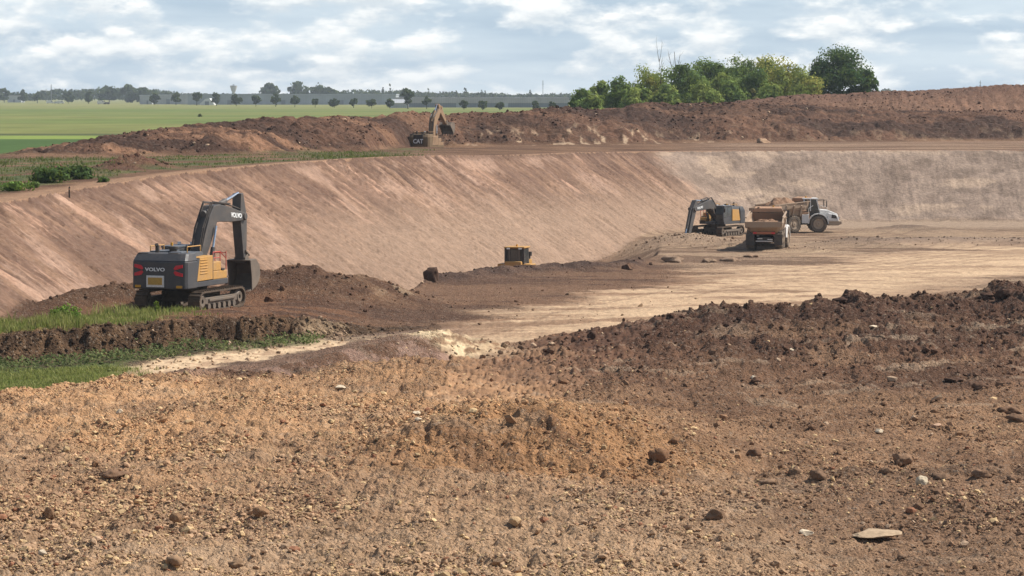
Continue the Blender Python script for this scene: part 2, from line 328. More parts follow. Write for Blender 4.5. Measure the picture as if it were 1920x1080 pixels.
def soil_mat(name, bump=.5, grain=1.0, lumps=4.5, var=.35):
    m, nt, out = nodes(name); L = nt.links
    at = nd(nt, 'ShaderNodeAttribute', attribute_name='soil'); geo = nd(nt, 'ShaderNodeNewGeometry'); pos = geo.outputs['Position']
    a = noise(nt, pos, .9, 6, .6); b = noise(nt, pos, lumps, 6, .68)
    f = nd(nt, 'ShaderNodeMath', operation='MULTIPLY'); L.new(ramp(nt, a, .25, .75, 1-var*.6, 1+var*.6), f.inputs[0]); L.new(ramp(nt, b, .25, .75, 1-var, 1+var), f.inputs[1])
    c = mixc(nt, 1.0, at.outputs['Color'], f.outputs[0], 'MULTIPLY')
    v = nd(nt, 'ShaderNodeTexVoronoi'); v.inputs['Scale'].default_value = lumps*2.2; v.inputs['Randomness'].default_value = 1; L.new(pos, v.inputs['Vector'])
    sep = nd(nt, 'ShaderNodeSeparateColor'); L.new(v.outputs['Color'], sep.inputs[0])
    pale = mixc(nt, .55, c, (.5, .42, .33, 1))
    c2 = mixc(nt, ramp(nt, sep.outputs[0], .9, .93, 0, .35*grain), c, pale)
    bs = nd(nt, 'ShaderNodeBsdfPrincipled'); bs.inputs['Roughness'].default_value = .95; bs.inputs['Specular IOR Level'].default_value = .12
    L.new(c2, bs.inputs['Base Color'])
    bp = nd(nt, 'ShaderNodeBump'); bp.inputs['Strength'].default_value = bump; bp.inputs['Distance'].default_value = .35
    hsum = nd(nt, 'ShaderNodeMath', operation='MULTIPLY_ADD'); L.new(v.outputs['Distance'], hsum.inputs[0]); hsum.inputs[1].default_value = -.35*grain; L.new(b, hsum.inputs[2])
    L.new(hsum.outputs[0], bp.inputs['Height']); L.new(bp.outputs['Normal'], bs.inputs['Normal'])
    L.new(bs.outputs[0], out.inputs[0]); return m
def field_mat(name):
    m, nt, out = nodes(name); L = nt.links
    at = nd(nt, 'ShaderNodeAttribute', attribute_name='soil'); geo = nd(nt, 'ShaderNodeNewGeometry')
    mp = nd(nt, 'ShaderNodeMapping'); mp.inputs['Scale'].default_value = (.06, .02, 1); L.new(geo.outputs['Position'], mp.inputs[0])
    a = noise(nt, mp.outputs[0], 1.0, 6, .62); b = noise(nt, geo.outputs['Position'], 1.6, 4, .7)
    c = mixc(nt, 1., at.outputs['Color'], ramp(nt, a, .3, .7, .82, 1.18), 'MULTIPLY'); c = mixc(nt, 1., c, ramp(nt, b, .3, .7, .85, 1.15), 'MULTIPLY')
    bs = nd(nt, 'ShaderNodeBsdfPrincipled'); bs.inputs['Roughness'].default_value = .9; bs.inputs['Specular IOR Level'].default_value = .1
    L.new(c, bs.inputs['Base Color']); L.new(bs.outputs[0], out.inputs[0]); return m
def leaf_mat(name, trans=.3):
    m, nt, out = nodes(name); L = nt.links
    at = nd(nt, 'ShaderNodeAttribute', attribute_name='soil')
    d = nd(nt, 'ShaderNodeBsdfDiffuse'); t = nd(nt, 'ShaderNodeBsdfTranslucent'); L.new(at.outputs['Color'], d.inputs[0])
    c = mixc(nt, .4, at.outputs['Color'], (.30, .36, .04, 1)); L.new(c, t.inputs[0])
    mx = nd(nt, 'ShaderNodeMixShader'); mx.inputs[0].default_value = trans
    L.new(d.outputs[0], mx.inputs[1]); L.new(t.outputs[0], mx.inputs[2]); L.new(mx.outputs[0], out.inputs[0]); return m
def paint(name, col, rough=.5, dust=.35, metal=0., dcol=(.32, .24, .17), spec=.4, scale=1.6):
    m, nt, out = nodes(name); L = nt.links
    tc = nd(nt, 'ShaderNodeTexCoord'); a = noise(nt, tc.outputs['Object'], scale, 6, .65); b = noise(nt, tc.outputs['Object'], scale*7, 4, .7)
    c = mixc(nt, 1., (*col, 1), ramp(nt, b, .3, .7, .82, 1.15), 'MULTIPLY')
    c = mixc(nt, ramp(nt, a, .42, .72, dust*.35, dust), c, (*dcol, 1))
    bs = nd(nt, 'ShaderNodeBsdfPrincipled'); bs.inputs['Metallic'].default_value = metal; bs.inputs['Specular IOR Level'].default_value = spec
    L.new(ramp(nt, a, .35, .7, rough, min(1, rough+.35*dust+.1)), bs.inputs['Roughness']); L.new(c, bs.inputs['Base Color']); L.new(bs.outputs[0], out.inputs[0]); return m
def attr_mat(name, rough=.9, bump=.4, bs_scale=7):
    m, nt, out = nodes(name); L = nt.links
    at = nd(nt, 'ShaderNodeAttribute', attribute_name='soil'); tc = nd(nt, 'ShaderNodeNewGeometry'); b = noise(nt, tc.outputs['Position'], bs_scale, 5, .65)
    c = mixc(nt, 1., at.outputs['Color'], ramp(nt, b, .3, .7, .75, 1.2), 'MULTIPLY')
    bs = nd(nt, 'ShaderNodeBsdfPrincipled'); bs.inputs['Roughness'].default_value = rough; bs.inputs['Specular IOR Level'].default_value = .15
    bp = nd(nt, 'ShaderNodeBump'); bp.inputs['Strength'].default_value = bump; bp.inputs['Distance'].default_value = .06; L.new(b, bp.inputs['Height']); L.new(bp.outputs[0], bs.inputs['Normal'])
    L.new(c, bs.inputs['Base Color']); L.new(bs.outputs[0], out.inputs[0]); return m
MS = soil_mat('bare_soil', .8, 1.0, 5.0, .42); MR = soil_mat('rutted_haul_soil', .3, .5, 4, .25); MWALL = soil_mat('cut_clay', .45, .35, 3.2, .3)
MHEAP = soil_mat('tipped_topsoil', .9, .4, 2.0, .42); MFIELD = field_mat('crop'); MLEAF = leaf_mat('leaves'); MGRASS = leaf_mat('grass_blades', .35); MSTONE = attr_mat('stone'); MCLOD = attr_mat('clod_earth', .95, .6, 5)

# ------------------------------------------------------------------ object helpers
def np_mesh(name, V, Fa, col=None, mats=(), smooth=False, mi=None):
    me = bpy.data.meshes.new(name); V = np.asarray(V, np.float32); Fa = np.asarray(Fa, np.int32); k = Fa.shape[1]
    me.vertices.add(len(V)); me.vertices.foreach_set('co', V.ravel()); me.loops.add(Fa.size); me.loops.foreach_set('vertex_index', Fa.ravel())
    me.polygons.add(len(Fa)); me.polygons.foreach_set('loop_start', np.arange(0, Fa.size, k, dtype=np.int32)); me.polygons.foreach_set('loop_total', np.full(len(Fa), k, np.int32))
    for mt in mats: me.materials.append(mt)
    if mi is not None: me.polygons.foreach_set('material_index', np.asarray(mi, np.int32))
    me.update(calc_edges=True)
    me.polygons.foreach_set('use_smooth', np.full(len(Fa), smooth))
    if col is not None:
        at = me.attributes.new('soil', 'FLOAT_COLOR', 'POINT'); at.data.foreach_set('color', np.hstack([col, np.ones((len(col), 1))]).astype(np.float32).ravel())
    return me
def tag(o, label=None, cat=None, group=None, kind=None):
    if label: o['label'] = label
    if cat: o['category'] = cat
    if group: o['group'] = group
    if kind: o['kind'] = kind
    return o
def link(name, me, parent=None):
    o = bpy.data.objects.new(name, me); C.objects.link(o)
    if parent: o.parent = parent
    return o
def empty(name, loc, rz=0, **kw):
    o = bpy.data.objects.new(name, None); C.objects.link(o); o.location = loc; o.rotation_euler = (0, 0, rz); o.empty_display_size = .3
    return tag(o, **kw)

# ------------------------------------------------------------------ the ground sheet
def spaced(*segs):
    out = []
    for a, b, st in segs: out.append(np.arange(a, b, st))
    return np.concatenate(out)
def build_ground():
    T = np.concatenate([-np.linspace(.245, .186, 26)[:-1], np.linspace(-.186, .186, 1000), np.linspace(.186, .245, 26)[1:]])
    D = np.concatenate([spaced((40, 66, 2), (66, 112, .11), (112, 172, .2), (172, 250, .32), (250, 345, .26), (345, 440, .36), (440, 500, 1.2)), np.geomspace(500, 7000, 110)])
    Tm, Dm = np.meshgrid(T, D); X = Tm*Dm; Y = Dm
    Z, m = H(X, Y, True); col = soil(X, Y, Z, m)
    zone = np.zeros(X.shape, int)                                   # 0 ground
    zone[(m['wall'] > .5)] = 1
    zone[(m['road'] > .35) & (zone == 0)] = 2
    zone[(m['path'] > .5) & (zone == 0)] = 3
    zone[(~m['inside']) & (m['heapm'] > .3)] = 4
    zone[(~m['inside']) & (m['field'] > .5) & (m['heapm'] <= .3)] = 5
    nr, nc = X.shape; idx = np.arange(nr*nc).reshape(nr, nc)
    Fa = np.stack([idx[:-1, :-1], idx[:-1, 1:], idx[1:, 1:], idx[1:, :-1]], -1).reshape(-1, 4); fz = zone[:-1, :-1].ravel()
    V = np.stack([X, Y, Z], -1).reshape(-1, 3); cc = col.reshape(-1, 3)
    for k, (nm, mt) in enumerate([('ground', MS), ('pit_wall', MWALL), ('haul_road', MR), ('path', MR), ('spoil_heap', MHEAP), ('field', MFIELD)]):
        f = Fa[fz == k]; u, inv = np.unique(f, return_inverse=True)
        o = link(nm, np_mesh(nm, V[u], inv.reshape(-1, 4), cc[u], [mt], True)); tag(o, kind='structure')
build_ground()

# ------------------------------------------------------------------ camera, light, sky
cam = bpy.data.cameras.new('camera'); co = link('camera', cam); co.location = (0, 0, CAMZ); co.rotation_euler = (R(90), 0, 0)
cam.sensor_width = 36; cam.lens = F/1920*36; cam.shift_y = -(540-HOR)/1920; cam.clip_end = 20000; cam.clip_start = 1
bpy.context.scene.camera = co
SAZ, SEL = 74, 48
sd = Vector((math.sin(R(SAZ))*math.cos(R(SEL)), math.cos(R(SAZ))*math.cos(R(SEL)), math.sin(R(SEL))))
sun = bpy.data.lights.new('sun', 'SUN'); sun.energy = 5.0; sun.angle = R(.6); sun.color = (1, .955, .885)
so = link('sun', sun); so.rotation_euler = sd.to_track_quat('Z', 'Y').to_euler(); so.location = (100, 100, 200)
def build_world():
    w = bpy.data.worlds.new('World'); bpy.context.scene.world = w; w.use_nodes = True; nt = w.node_tree; nt.nodes.clear(); L = nt.links
    out = nt.nodes.new('ShaderNodeOutputWorld')
    sky = nd(nt, 'ShaderNodeTexSky', sky_type='NISHITA', sun_disc=False); sky.sun_elevation = R(SEL); sky.sun_rotation = R(SAZ); sky.altitude = 100
    b1 = nd(nt, 'ShaderNodeBackground'); b1.inputs[1].default_value = .085; L.new(sky.outputs[0], b1.inputs[0])
    tc = nd(nt, 'ShaderNodeTexCoord'); v = tc.outputs['Generated']
    def mapped(sx, sz, off):
        mp = nd(nt, 'ShaderNodeMapping'); mp.inputs['Scale'].default_value = (sx, sx, sz); mp.inputs['Location'].default_value = off; L.new(v, mp.inputs[0]); return mp.outputs[0]
    big = noise(nt, mapped(11, 44, (.3, .2, .7)), 1, 4, .5)
    low = noise(nt, mapped(12, 95, (5.3, 1.2, 3.2)), 1, 6, .5)
    def dens(dz):
        mid = noise(nt, mapped(36, 92, (1.3, 4.2, .2+dz)), 1, 8, .55)
        s1 = nd(nt, 'ShaderNodeMath', operation='MULTIPLY_ADD'); L.new(big, s1.inputs[0]); s1.inputs[1].default_value = .55; L.new(mid, s1.inputs[2]); return s1.outputs[0]
    d0 = dens(0); d1 = dens(.26)
    df = nd(nt, 'ShaderNodeMath', operation='SUBTRACT'); L.new(d0, df.inputs[0]); L.new(d1, df.inputs[1])
    puff = ramp(nt, d0, .73, .87); grey = ramp(nt, low, .40, .62); lit = ramp(nt, df.outputs[0], -.10, .14)
    cg = mixc(nt, grey, (.37, .475, .58, 1), (.54, .63, .70, 1)); cl = mixc(nt, lit, (.56, .62, .67, 1), (.92, .92, .90, 1)); cw = mixc(nt, puff, cg, cl)
    b2 = nd(nt, 'ShaderNodeBackground'); b2.inputs[1].default_value = 1.0; L.new(cw, b2.inputs[0])
    sx = nd(nt, 'ShaderNodeSeparateXYZ'); L.new(v, sx.inputs[0])
    cover = ramp(nt, sx.outputs[2], .06, .30, .93, .12)
    mx = nd(nt, 'ShaderNodeMixShader'); L.new(cover, mx.inputs[0]); L.new(b1.outputs[0], mx.inputs[1]); L.new(b2.outputs[0], mx.inputs[2]); L.new(mx.outputs[0], out.inputs[0])
build_world()
sc = bpy.context.scene; sc.view_settings.view_transform = 'Standard'; sc.view_settings.look = 'None'; sc.view_settings.exposure = .4; sc.view_settings.gamma = 1
sc.cycles.use_denoising = True; sc.cycles.max_bounces = 6; sc.cycles.transparent_max_bounces = 6
# ------------------------------------------------------------------ mesh builder for machines
class MB:
    def __init__(s, T=None): s.v = []; s.f = []; s.T = T or Matrix.Identity(4)
    def add(s, vs, fs):
        o = len(s.v); s.v += [s.T @ Vector(p) for p in vs]; s.f += [[i+o for i in f] for f in fs]; return s
    def box(s, x0, x1, y0, y1, z0, z1):
        return s.add([(x0, y0, z0), (x1, y0, z0), (x1, y1, z0), (x0, y1, z0), (x0, y0, z1), (x1, y0, z1), (x1, y1, z1), (x0, y1, z1)],
                     [(0, 3, 2, 1), (4, 5, 6, 7), (0, 1, 5, 4), (1, 2, 6, 5), (2, 3, 7, 6), (3, 0, 4, 7)])
    def prism(s, pts, ax, a, b, pts2=None):
        n = len(pts); P = lambda p, t: {'y': (p[0], t, p[1]), 'z': (p[0], p[1], t), 'x': (t, p[0], p[1])}[ax]
        vs = [P(p, a) for p in pts]+[P(p, b) for p in (pts2 or pts)]
        return s.add(vs, [list(range(n))[::-1], list(range(n, 2*n))]+[(i, (i+1) % n, n+(i+1) % n, n+i) for i in range(n)])
    def cyl(s, p, q, r, n=12, r2=None):
        p = Vector(p); q = Vector(q); r2 = r if r2 is None else r2; d = (q-p).normalized()
        u = d.orthogonal().normalized(); w = d.cross(u)
        ring = lambda c, rr: [c+u*math.cos(2*math.pi*i/n)*rr+w*math.sin(2*math.pi*i/n)*rr for i in range(n)]
        return s.add(ring(p, r)+ring(q, r2), [list(range(n))[::-1], list(range(n, 2*n))]+[(i, (i+1) % n, n+(i+1) % n, n+i) for i in range(n)])
    def tube(s, pts, r, n=6):
        for a, b in zip(pts[:-1], pts[1:]): s.cyl(a, b, r, n)
        return s
    def lathe(s, prof, c, n=28, ax='y'):
        """prof: (radius, offset along the axle) closed ring swept round the axle through c"""
        k = len(prof); vs = []
        for i in range(n):
            a = 2*math.pi*i/n
            for r, o in prof: vs.append((c[0]+r*math.cos(a), c[1]+o, c[2]+r*math.sin(a)))
        fs = [(i*k+j, i*k+(j+1) % k, ((i+1) % n)*k+(j+1) % k, ((i+1) % n)*k+j) for i in range(n) for j in range(k)]
        return s.add(vs, fs)
    def build(s, name, mat, parent, bevel=.02, smooth=False, label=None):
        me = bpy.data.meshes.new(name); me.from_pydata([tuple(p) for p in s.v], [], s.f)
        bm = bmesh.new(); bm.from_mesh(me); bmesh.ops.recalc_face_normals(bm, faces=bm.faces[:]); bm.to_mesh(me); bm.free()
        me.materials.append(mat); o = link(name, me, parent)
        if smooth:
            me.polygons.foreach_set('use_smooth', [True]*len(me.polygons)); me.set_sharp_from_angle(angle=R(38))
        if bevel:
            b = o.modifiers.new('edge', 'BEVEL'); b.width = bevel; b.segments = 2; b.limit_method = 'ANGLE'; b.angle_limit = R(40)
        if label: o['label'] = label
        return o
def lettering(name, body, size, mat, parent, M, sx=1., bold=.0, depth=.012):
    cu = bpy.data.curves.new(name, 'FONT'); cu.body = body; cu.size = size; cu.extrude = depth; cu.offset = bold; cu.align_x = 'CENTER'; cu.align_y = 'CENTER'; cu.resolution_u = 3
    t = bpy.data.objects.new(name, cu); C.objects.link(t); dg = bpy.context.evaluated_depsgraph_get(); dg.update()
    me = bpy.data.meshes.new_from_object(t.evaluated_get(dg)); bpy.data.objects.remove(t)
    me.transform(M @ Matrix.Diagonal((sx, 1, 1, 1))); me.materials.clear(); me.materials.append(mat); me.name = name
    return link(name, me, parent)
def on_rear(x, y, z): return Matrix(((0, 0, -1, x), (-1, 0, 0, y), (0, 1, 0, z), (0, 0, 0, 1)))      # reads from behind
def on_right(x, y, z, a=0):                                                                       # reads from the right side
    return Matrix(((1, 0, 0, x), (0, 0, -1, y), (0, 1, 0, z), (0, 0, 0, 1))) @ Matrix.Rotation(a, 4, 'Z')
def offset_prof(pts, hs):
    up = []; dn = []
    for i, p in enumerate(pts):
        a = Vector(pts[max(0, i-1)]); b = Vector(pts[min(len(pts)-1, i+1)]); t = (b-a).normalized(); n = Vector((-t.y, t.x))
        up.append(tuple(Vector(p)+n*hs[i][0])); dn.append(tuple(Vector(p)-n*hs[i][1]))
    return up+dn[::-1]

DUST = (.30, .215, .15)
MG = dict(
    grey=paint('graphite_paint', (.036, .042, .050), .45, .20, dcol=DUST), boom=paint('boom_paint', (.042, .044, .046), .5, .26, dcol=DUST),
    yellow=paint('machine_yellow', (.50, .25, .04), .5, .55, dcol=DUST), tan=paint('faded_yellow', (.31, .185, .095), .65, .65, dcol=(.21, .145, .095)),
    catyellow=paint('dusty_yellow', (.16, .10, .045), .7, .7, dcol=(.14, .095, .06)),
    track=paint('track_steel', (.050, .038, .030), .85, .9, dcol=(.155, .108, .072), spec=.2, scale=4), steel=paint('worn_steel', (.13, .11, .09), .6, .85, .2, dcol=(.19, .135, .092), scale=3),
    black=paint('black_paint', (.012, .012, .013), .5, .3, dcol=DUST), rubber=paint('tyre_rubber', (.045, .040, .036), .9, .95, dcol=(.26, .195, .14), spec=.15, scale=2.5),
    chrome=paint('chrome_rod', (.62, .64, .66), .18, .05, 1.), red=paint('red_reflector', (.62, .015, .03), .4, .1), rail=paint('red_rail_paint', (.50, .045, .03), .5, .3, dcol=DUST),
    white=paint('white_paint', (.72, .70, .66), .45, .22, dcol=DUST), letter=paint('white_lettering', (.78, .78, .76), .5, .08), amber=paint('amber_lens', (.62, .30, .02), .3, .15),
    plate=paint('plate_yellow', (.50, .29, .04), .5, .2), glass=paint('cab_glass', (.025, .035, .038), .06, .12, dcol=DUST, spec=.7), orange=paint('dusty_orange', (.40, .20, .10), .6, .7, dcol=(.33, .24, .165)),
    body=paint('dusty_dump_body', (.34, .225, .14), .7, .8, dcol=(.34, .26, .19)), rust=paint('red_lamp_bar', (.42, .12, .05), .6, .6, dcol=DUST), hub=paint('dusty_rim', (.38, .28, .19), .7, .8, dcol=(.36, .27, .19)),
    bluegrey=paint('roof_grey', (.075, .088, .102), .4, .2, dcol=DUST), bucket=paint('bucket_steel', (.10, .078, .06), .7, .7, dcol=(.24, .18, .13)))

def excavator(name, loc, rz, pal, pose, text=None, sc_=1.0, **kw):
    root = empty(name, loc, rz, **kw); root.scale = (sc_,)*3
    P = pal
    # --- tracks
    for sgn in (1, -1):
        y0 = sgn*1.52-.34; y1 = y0+.68; L0, L1 = -2.7, 2.7; r = .53; zc = .56
        loop = []
        for i in range(11): a = math.pi/2+math.pi*i/10; loop.append((L0+r+r*math.cos(a), zc+r*math.sin(a)))
        for i in range(11): a = -math.pi/2+math.pi*i/10; loop.append((L1-r+r*math.cos(a), zc+r*math.sin(a)))
        inner = [((x-0)*.965, (z-zc)*.83+zc) for x, z in loop]
        tr = MB(); n = len(loop)
        vs = [(x, y, z) for y in (y0, y1) for x, z in loop]+[(x, y, z) for y in (y0, y1) for x, z in inner]; fs = []
        for i in range(n):
            j = (i+1) % n; fs += [(i, j, n+j, n+i), (2*n+i, 3*n+i, 3*n+j, 2*n+j), (i, 2*n+i, 2*n+j, j), (n+i, n+j, 3*n+j, 3*n+i)]
        tr.add(vs, fs)
        # shoe grousers
        per = [0]
        for i in range(n): a, b = Vector(loop[i]), Vector(loop[(i+1) % n]); per.append(per[-1]+(b-a).length)
        N = 46
        for k in range(N):
            d = per[-1]*k/N; i = max(j for j in range(n) if per[j] <= d); a, b = Vector(loop[i]), Vector(loop[(i+1) % n]); t = (b-a).normalized(); p = a+t*(d-per[i]); nn = Vector((t.y, -t.x))
            q = [p-t*.03-nn*.02, p+t*.03-nn*.02, p+t*.02+nn*.055, p-t*.02+nn*.055]; tr.prism([tuple(w) for w in q], 'y', y0, y1)
        to = tr.build('track', P['track'], root, 0)
        fr = MB(); fr.box(-1.85, 1.85, y0+.1, y1-.10, .40, .74); fr.box(-1.5, 1.5, y0+.02, y1-.02, .52, .66); fr.build('track_frame', P['steel'], to, .03)
        for x, rr in ((-2.17, .47), (2.17, .45)):
            w = MB(); w.lathe([(.12, -.24), (rr*.6, -.26), (rr*.72, -.18), (rr*.98, -.14), (rr*.98, .14), (rr*.72, .18), (rr*.6, .26), (.12, .24)], (x, (y0+y1)/2, .56), 20); w.build('sprocket' if x < 0 else 'idler', P['steel'], to, 0, True)
        for k in range(6):
            w = MB(); w.cyl((-1.45+k*.58, y0+.06, .27), (-1.45+k*.58, y1-.06, .27), .17, 12); w.build('roller', P['steel'], to, 0, True)
    u = MB(); u.box(-1.0, 1.0, -1.2, 1.2, .62, 1.0); u.prism([(-1.7, .5), (-1.0, .95), (1, .95), (1.7, .5)], 'y', -.9, .9); u.cyl((0, 0, .95), (0, 0, 1.3), .85, 24); u.build('undercarriage', P['track'], root, .03)
    # --- upper works
    d = MB(); d.box(-2.6, 1.35, -1.5, 1.5, 1.30, 1.58); d.box(1.35, 1.75, -.55, .55, 1.3, 1.6); d.build('turntable_deck', P['grey'], root, .03)
    zt = 2.67; zb = 1.27
    plan = [(-3.12, 1.55), (-3.48, 1.38), (-3.6, 1.0), (-3.64, 0), (-3.6, -1.0), (-3.48, -1.38), (-3.12, -1.55), (-2.35, -1.55), (-2.35, 1.55)] if text == 'CAT' else [(-3.42, 1.56), (-3.58, 1.46), (-3.62, 1.2), (-3.64, 0), (-3.62, -1.2), (-3.58, -1.46), (-3.42, -1.56), (-2.35, -1.56), (-2.35, 1.56)]
    cw = MB(); cw.prism(plan, 'z', zb, zt); 
    top = [(x+(.34 if x < -3 else 0), y*.93) for x, y in plan]; cw.prism(plan, 'z', zt, zt+.40, top)
    cwo = cw.build('counterweight', P['cw'], root, .05)
    hood = MB(); hood.prism([(-3.2, zt), (-3.15, 3.06), (-.75, 3.06), (-.55, 2.95), (-.55, 1.58), (-2.35, 1.58), (-2.35, zt)], 'y', -1.0, 1.42)
    hood.box(-3.0, -2.4, -.98, -.2, 3.06, 3.12); hood.box(-2.3, -.9, .2, 1.2, 3.06, 3.13); ho = hood.build('engine_hood', P['roof'], root, .04)
    for ya, yb in ((.75, 1.35), (-.95, -.35)):
        hv = MB(); hv.box(-3.3, -2.7, ya, yb, 2.95, 3.09); hv.build('hood_vent', P['black'], ho, .04)
    ex = MB(); ex.cyl((-2.55, .62, 3.0), (-2.55, .62, 3.42), .11, 14); ex.cyl((-2.55, .62, 3.34), (-2.66, .62, 3.48), .10, 14); ex.build('exhaust', P['black'], root, 0, True)
    pc = MB(); pc.cyl((-1.9, .05, 3.05), (-1.9, .05, 3.3), .2, 16); pc.cyl((-1.9, .05, 3.22), (-1.9, .05, 3.36), .27, 16); pc.build('air_cleaner', P['black'], root, .02, True)
    sp = MB(); sp.prism([(-2.35, 1.60), (-2.02, 2.80), (-.52, 2.86), (-.52, 1.62)], 'y', -1.53, -1.0)
    for k in range(6): z = 1.95+k*.14; sp.prism([(-2.0, z), (-1.98, z+.05), (-1.15, z+.05), (-1.15, z)], 'y', -1.56, -1.50)
    sp.build('side_panel', P['yellow'], root, .02)
    rs = MB(); rs.prism([(-2.35, 1.6), (-2.35, zt+.02), (-2.04, zt+.10), (-2.36, 1.6)], 'y', -1.54, -1.0); rs.build('panel_frame', P['grey'], root, .01); MB().box(-.52, -.46, -1.53, -1.0, 1.6, 2.86).build('panel_frame', P['grey'], root, .01)
    ls = MB(); ls.prism([(-2.35, 1.60), (-2.02, 2.80), (-.5, 2.86), (-.5, 1.62)], 'y', 1.42, 1.53); ls.build('side_door', P['yellow'], root, .02)
    tb = MB(); tb.box(-.4, 1.25, -1.48, -.75, 1.58, 2.02); tb.box(-.4, .55, -1.48, -.75, 2.02, 2.5); tb.build('fuel_tank', P['yellow'], root, .04)
    st = MB(); st.box(.62, .95, -1.5, -.85, 2.02, 2.12); st.box(1.25, 1.5, -1.46, -.9, 1.62, 1.68); st.build('step', P['black'], root, .01)
    hr = MB()
    for x in (-.35, .5, 1.2): hr.tube([(x, -1.44, 2.0), (x, -1.44, 3.0)], .025)
    hr.tube([(-.35, -1.44, 3.0), (.5, -1.44, 3.0)], .025); hr.tube([(-.35, -1.44, 2.7), (.5, -1.44, 2.7)], .02); hr.tube([(1.2, -1.44, 2.9), (1.2, -.8, 2.9), (1.2, -.8, 2.0)], .025); hr.tube([(.5, -1.44, 3.0), (1.2, -1.44, 2.6)], .022)
    hr.build('handrail', P['rail'], root, 0)
    for y in (-.9, 1.2):
        ut = MB(); ut.tube([(-2.2, y, 3.05), (-2.2, y, 3.36), (-.7, y, 3.36), (-.7, y, 3.05)], .03); ut.build('roof_rail', P['yellow'], root, 0)
    # --- cab on the left front
    cb = MB(); cb.prism([(-.38, 1.58), (-.38, 3.18), (1.35, 3.18), (1.62, 2.35), (1.55, 1.58)], 'y', .55, 1.5); cabo = cb.build('cab', P['grey'], root, .04)
    ro = MB(); ro.box(-.42, 1.45, .52, 1.53, 3.18, 3.29); ro.build('cab_roof', P['roof'], cabo, .03)
    for nm, pts, a, b in (('door_window', [(-.15, 2.15), (-.15, 3.08), (.55, 3.08), (.55, 2.15)], 1.49, 1.512), ('side_window', [(.65, 2.0), (.65, 3.08), (1.27, 3.08), (1.5, 2.36), (1.46, 2.0)], 1.49, 1.512), ('right_window', [(-.15, 2.15), (-.15, 3.08), (1.27, 3.08), (1.5, 2.36), (1.46, 2.15)], .538, .56)):
        g = MB(); g.prism(pts, 'y', a, b); g.build(nm, P['glass'], cabo, 0)
    fg = MB(); fg.prism([(1.365, 3.10), (1.62, 2.36), (1.56, 1.75), (1.58, 1.75), (1.645, 2.36), (1.385, 3.10)], 'y', .63, 1.42); fg.build('windscreen', P['glass'], cabo, 0)
    rg = MB(); rg.box(-.40, -.375, .68, 1.38, 2.4, 3.05); rg.build('rear_window', P['glass'], cabo, 0)
    bc = MB(); bc.cyl((-.2, 1.0, 3.29), (-.2, 1.0, 3.46), .07, 12); bc.build('beacon', P['amber'], cabo, 0, True)
    for y in (.66, 1.40):
        wl = MB(); wl.box(1.38, 1.48, y-.08, y+.08, 3.28, 3.42); wl.build('work_lamp', MG['letter'], cabo, .01)
    mr = MB(); mr.tube([(1.45, 1.52, 2.9), (1.7, 1.68, 2.95)], .018); mr.box(1.66, 1.72, 1.6, 1.78, 2.6, 3.0); mr.build('mirror', P['black'], cabo, .01)
    # --- boom, stick, bucket
    foot, knee, tip = pose['foot'], pose['knee'], pose['tip']
    k0 = Vector(knee); f0 = Vector(foot); t0 = Vector(tip)
    m1 = f0.lerp(k0, .5); a1 = k0.lerp(f0, .16); a2 = k0.lerp(t0, .16); m2 = k0.lerp(t0, .55)
    kk = k0*.72+(a1+a2)*.14
    pr = offset_prof([tuple(f0), tuple(m1), tuple(a1), tuple(kk), tuple(a2), tuple(m2), tuple(t0)], [(.25, .25), (.43, .40), (.50, .44), (.52, .44), (.50, .42), (.40, .36), (.20, .22)])
    bo = MB(); bo.prism(pr, 'y', -.34, .34); 
    for p in (f0, t0): bo.cyl((p.x, -.42, p.y), (p.x, .42, p.y), .20, 16)
    boo = bo.build('boom', P['boom'], root, .035)
    s_top, s_bot = Vector(pose['stick_top']), Vector(pose['stick_bot']); ax = (s_bot-s_top).normalized(); piv = s_top+ax*max(.0, (t0-s_top).dot(ax))
    spf = offset_prof([tuple(s_top), tuple(piv), tuple(piv.lerp(s_bot, .35)), tuple(s_bot)], [(.14, .14), (.44, .36), (.38, .30), (.15, .15)])
    sk = MB(); sk.prism(spf, 'y', -.26, .26); sk.cyl((piv.x, -.36, piv.y), (piv.x, .36, piv.y), .17, 16); sk.cyl((s_bot.x, -.34, s_bot.y), (s_bot.x, .34, s_bot.y), .13, 14); sko = sk.build('stick', P['boom'], root, .03)
    def ram(nm, p, q, y, r, frac, par):
        p = Vector((p[0], y, p[1])); q = Vector((q[0], y, q[1])); mid = p.lerp(q, frac)
        c = MB(); c.cyl(p, mid, r, 14); c.cyl(p-(q-p).normalized()*.05, p+(q-p).normalized()*.12, r*1.15, 14); o = c.build(nm, P['boom'], par, 0, True)
        rd = MB(); rd.cyl(mid, q, r*.55, 12); rd.build('rod', MG['chrome'], o, 0, True)
        return o
    bm_end = kk.lerp(f0, .18); cross = (k0-f0).x*(t0-f0).y-(k0-f0).y*(t0-f0).x
    for y in (.46, -.46): ram('boom_cylinder', (foot[0]+.75, 1.75), (bm_end.x+.12, bm_end.y-.1), y, .12, .55, root)
    nrm = Vector((-(t0-k0).y, (t0-k0).x)).normalized()
    nb = Vector((-(k0-f0).y, (k0-f0).x)).normalized()
    st_base = m1.lerp(k0, .75)+nb*.62
    ram('stick_cylinder', tuple(st_base), tuple(s_top), 0, .15, .62, root)
    side = pose.get('bucket_side', 1)
    ns = Vector((-ax.y, ax.x))*side
    b_base = piv+ns*.52+ax*.1; b_end = s_bot+ns*.42-ax*.25
    ram('bucket_cylinder', tuple(b_base), tuple(b_end), 0, .12, .6, root)
    hs = MB()
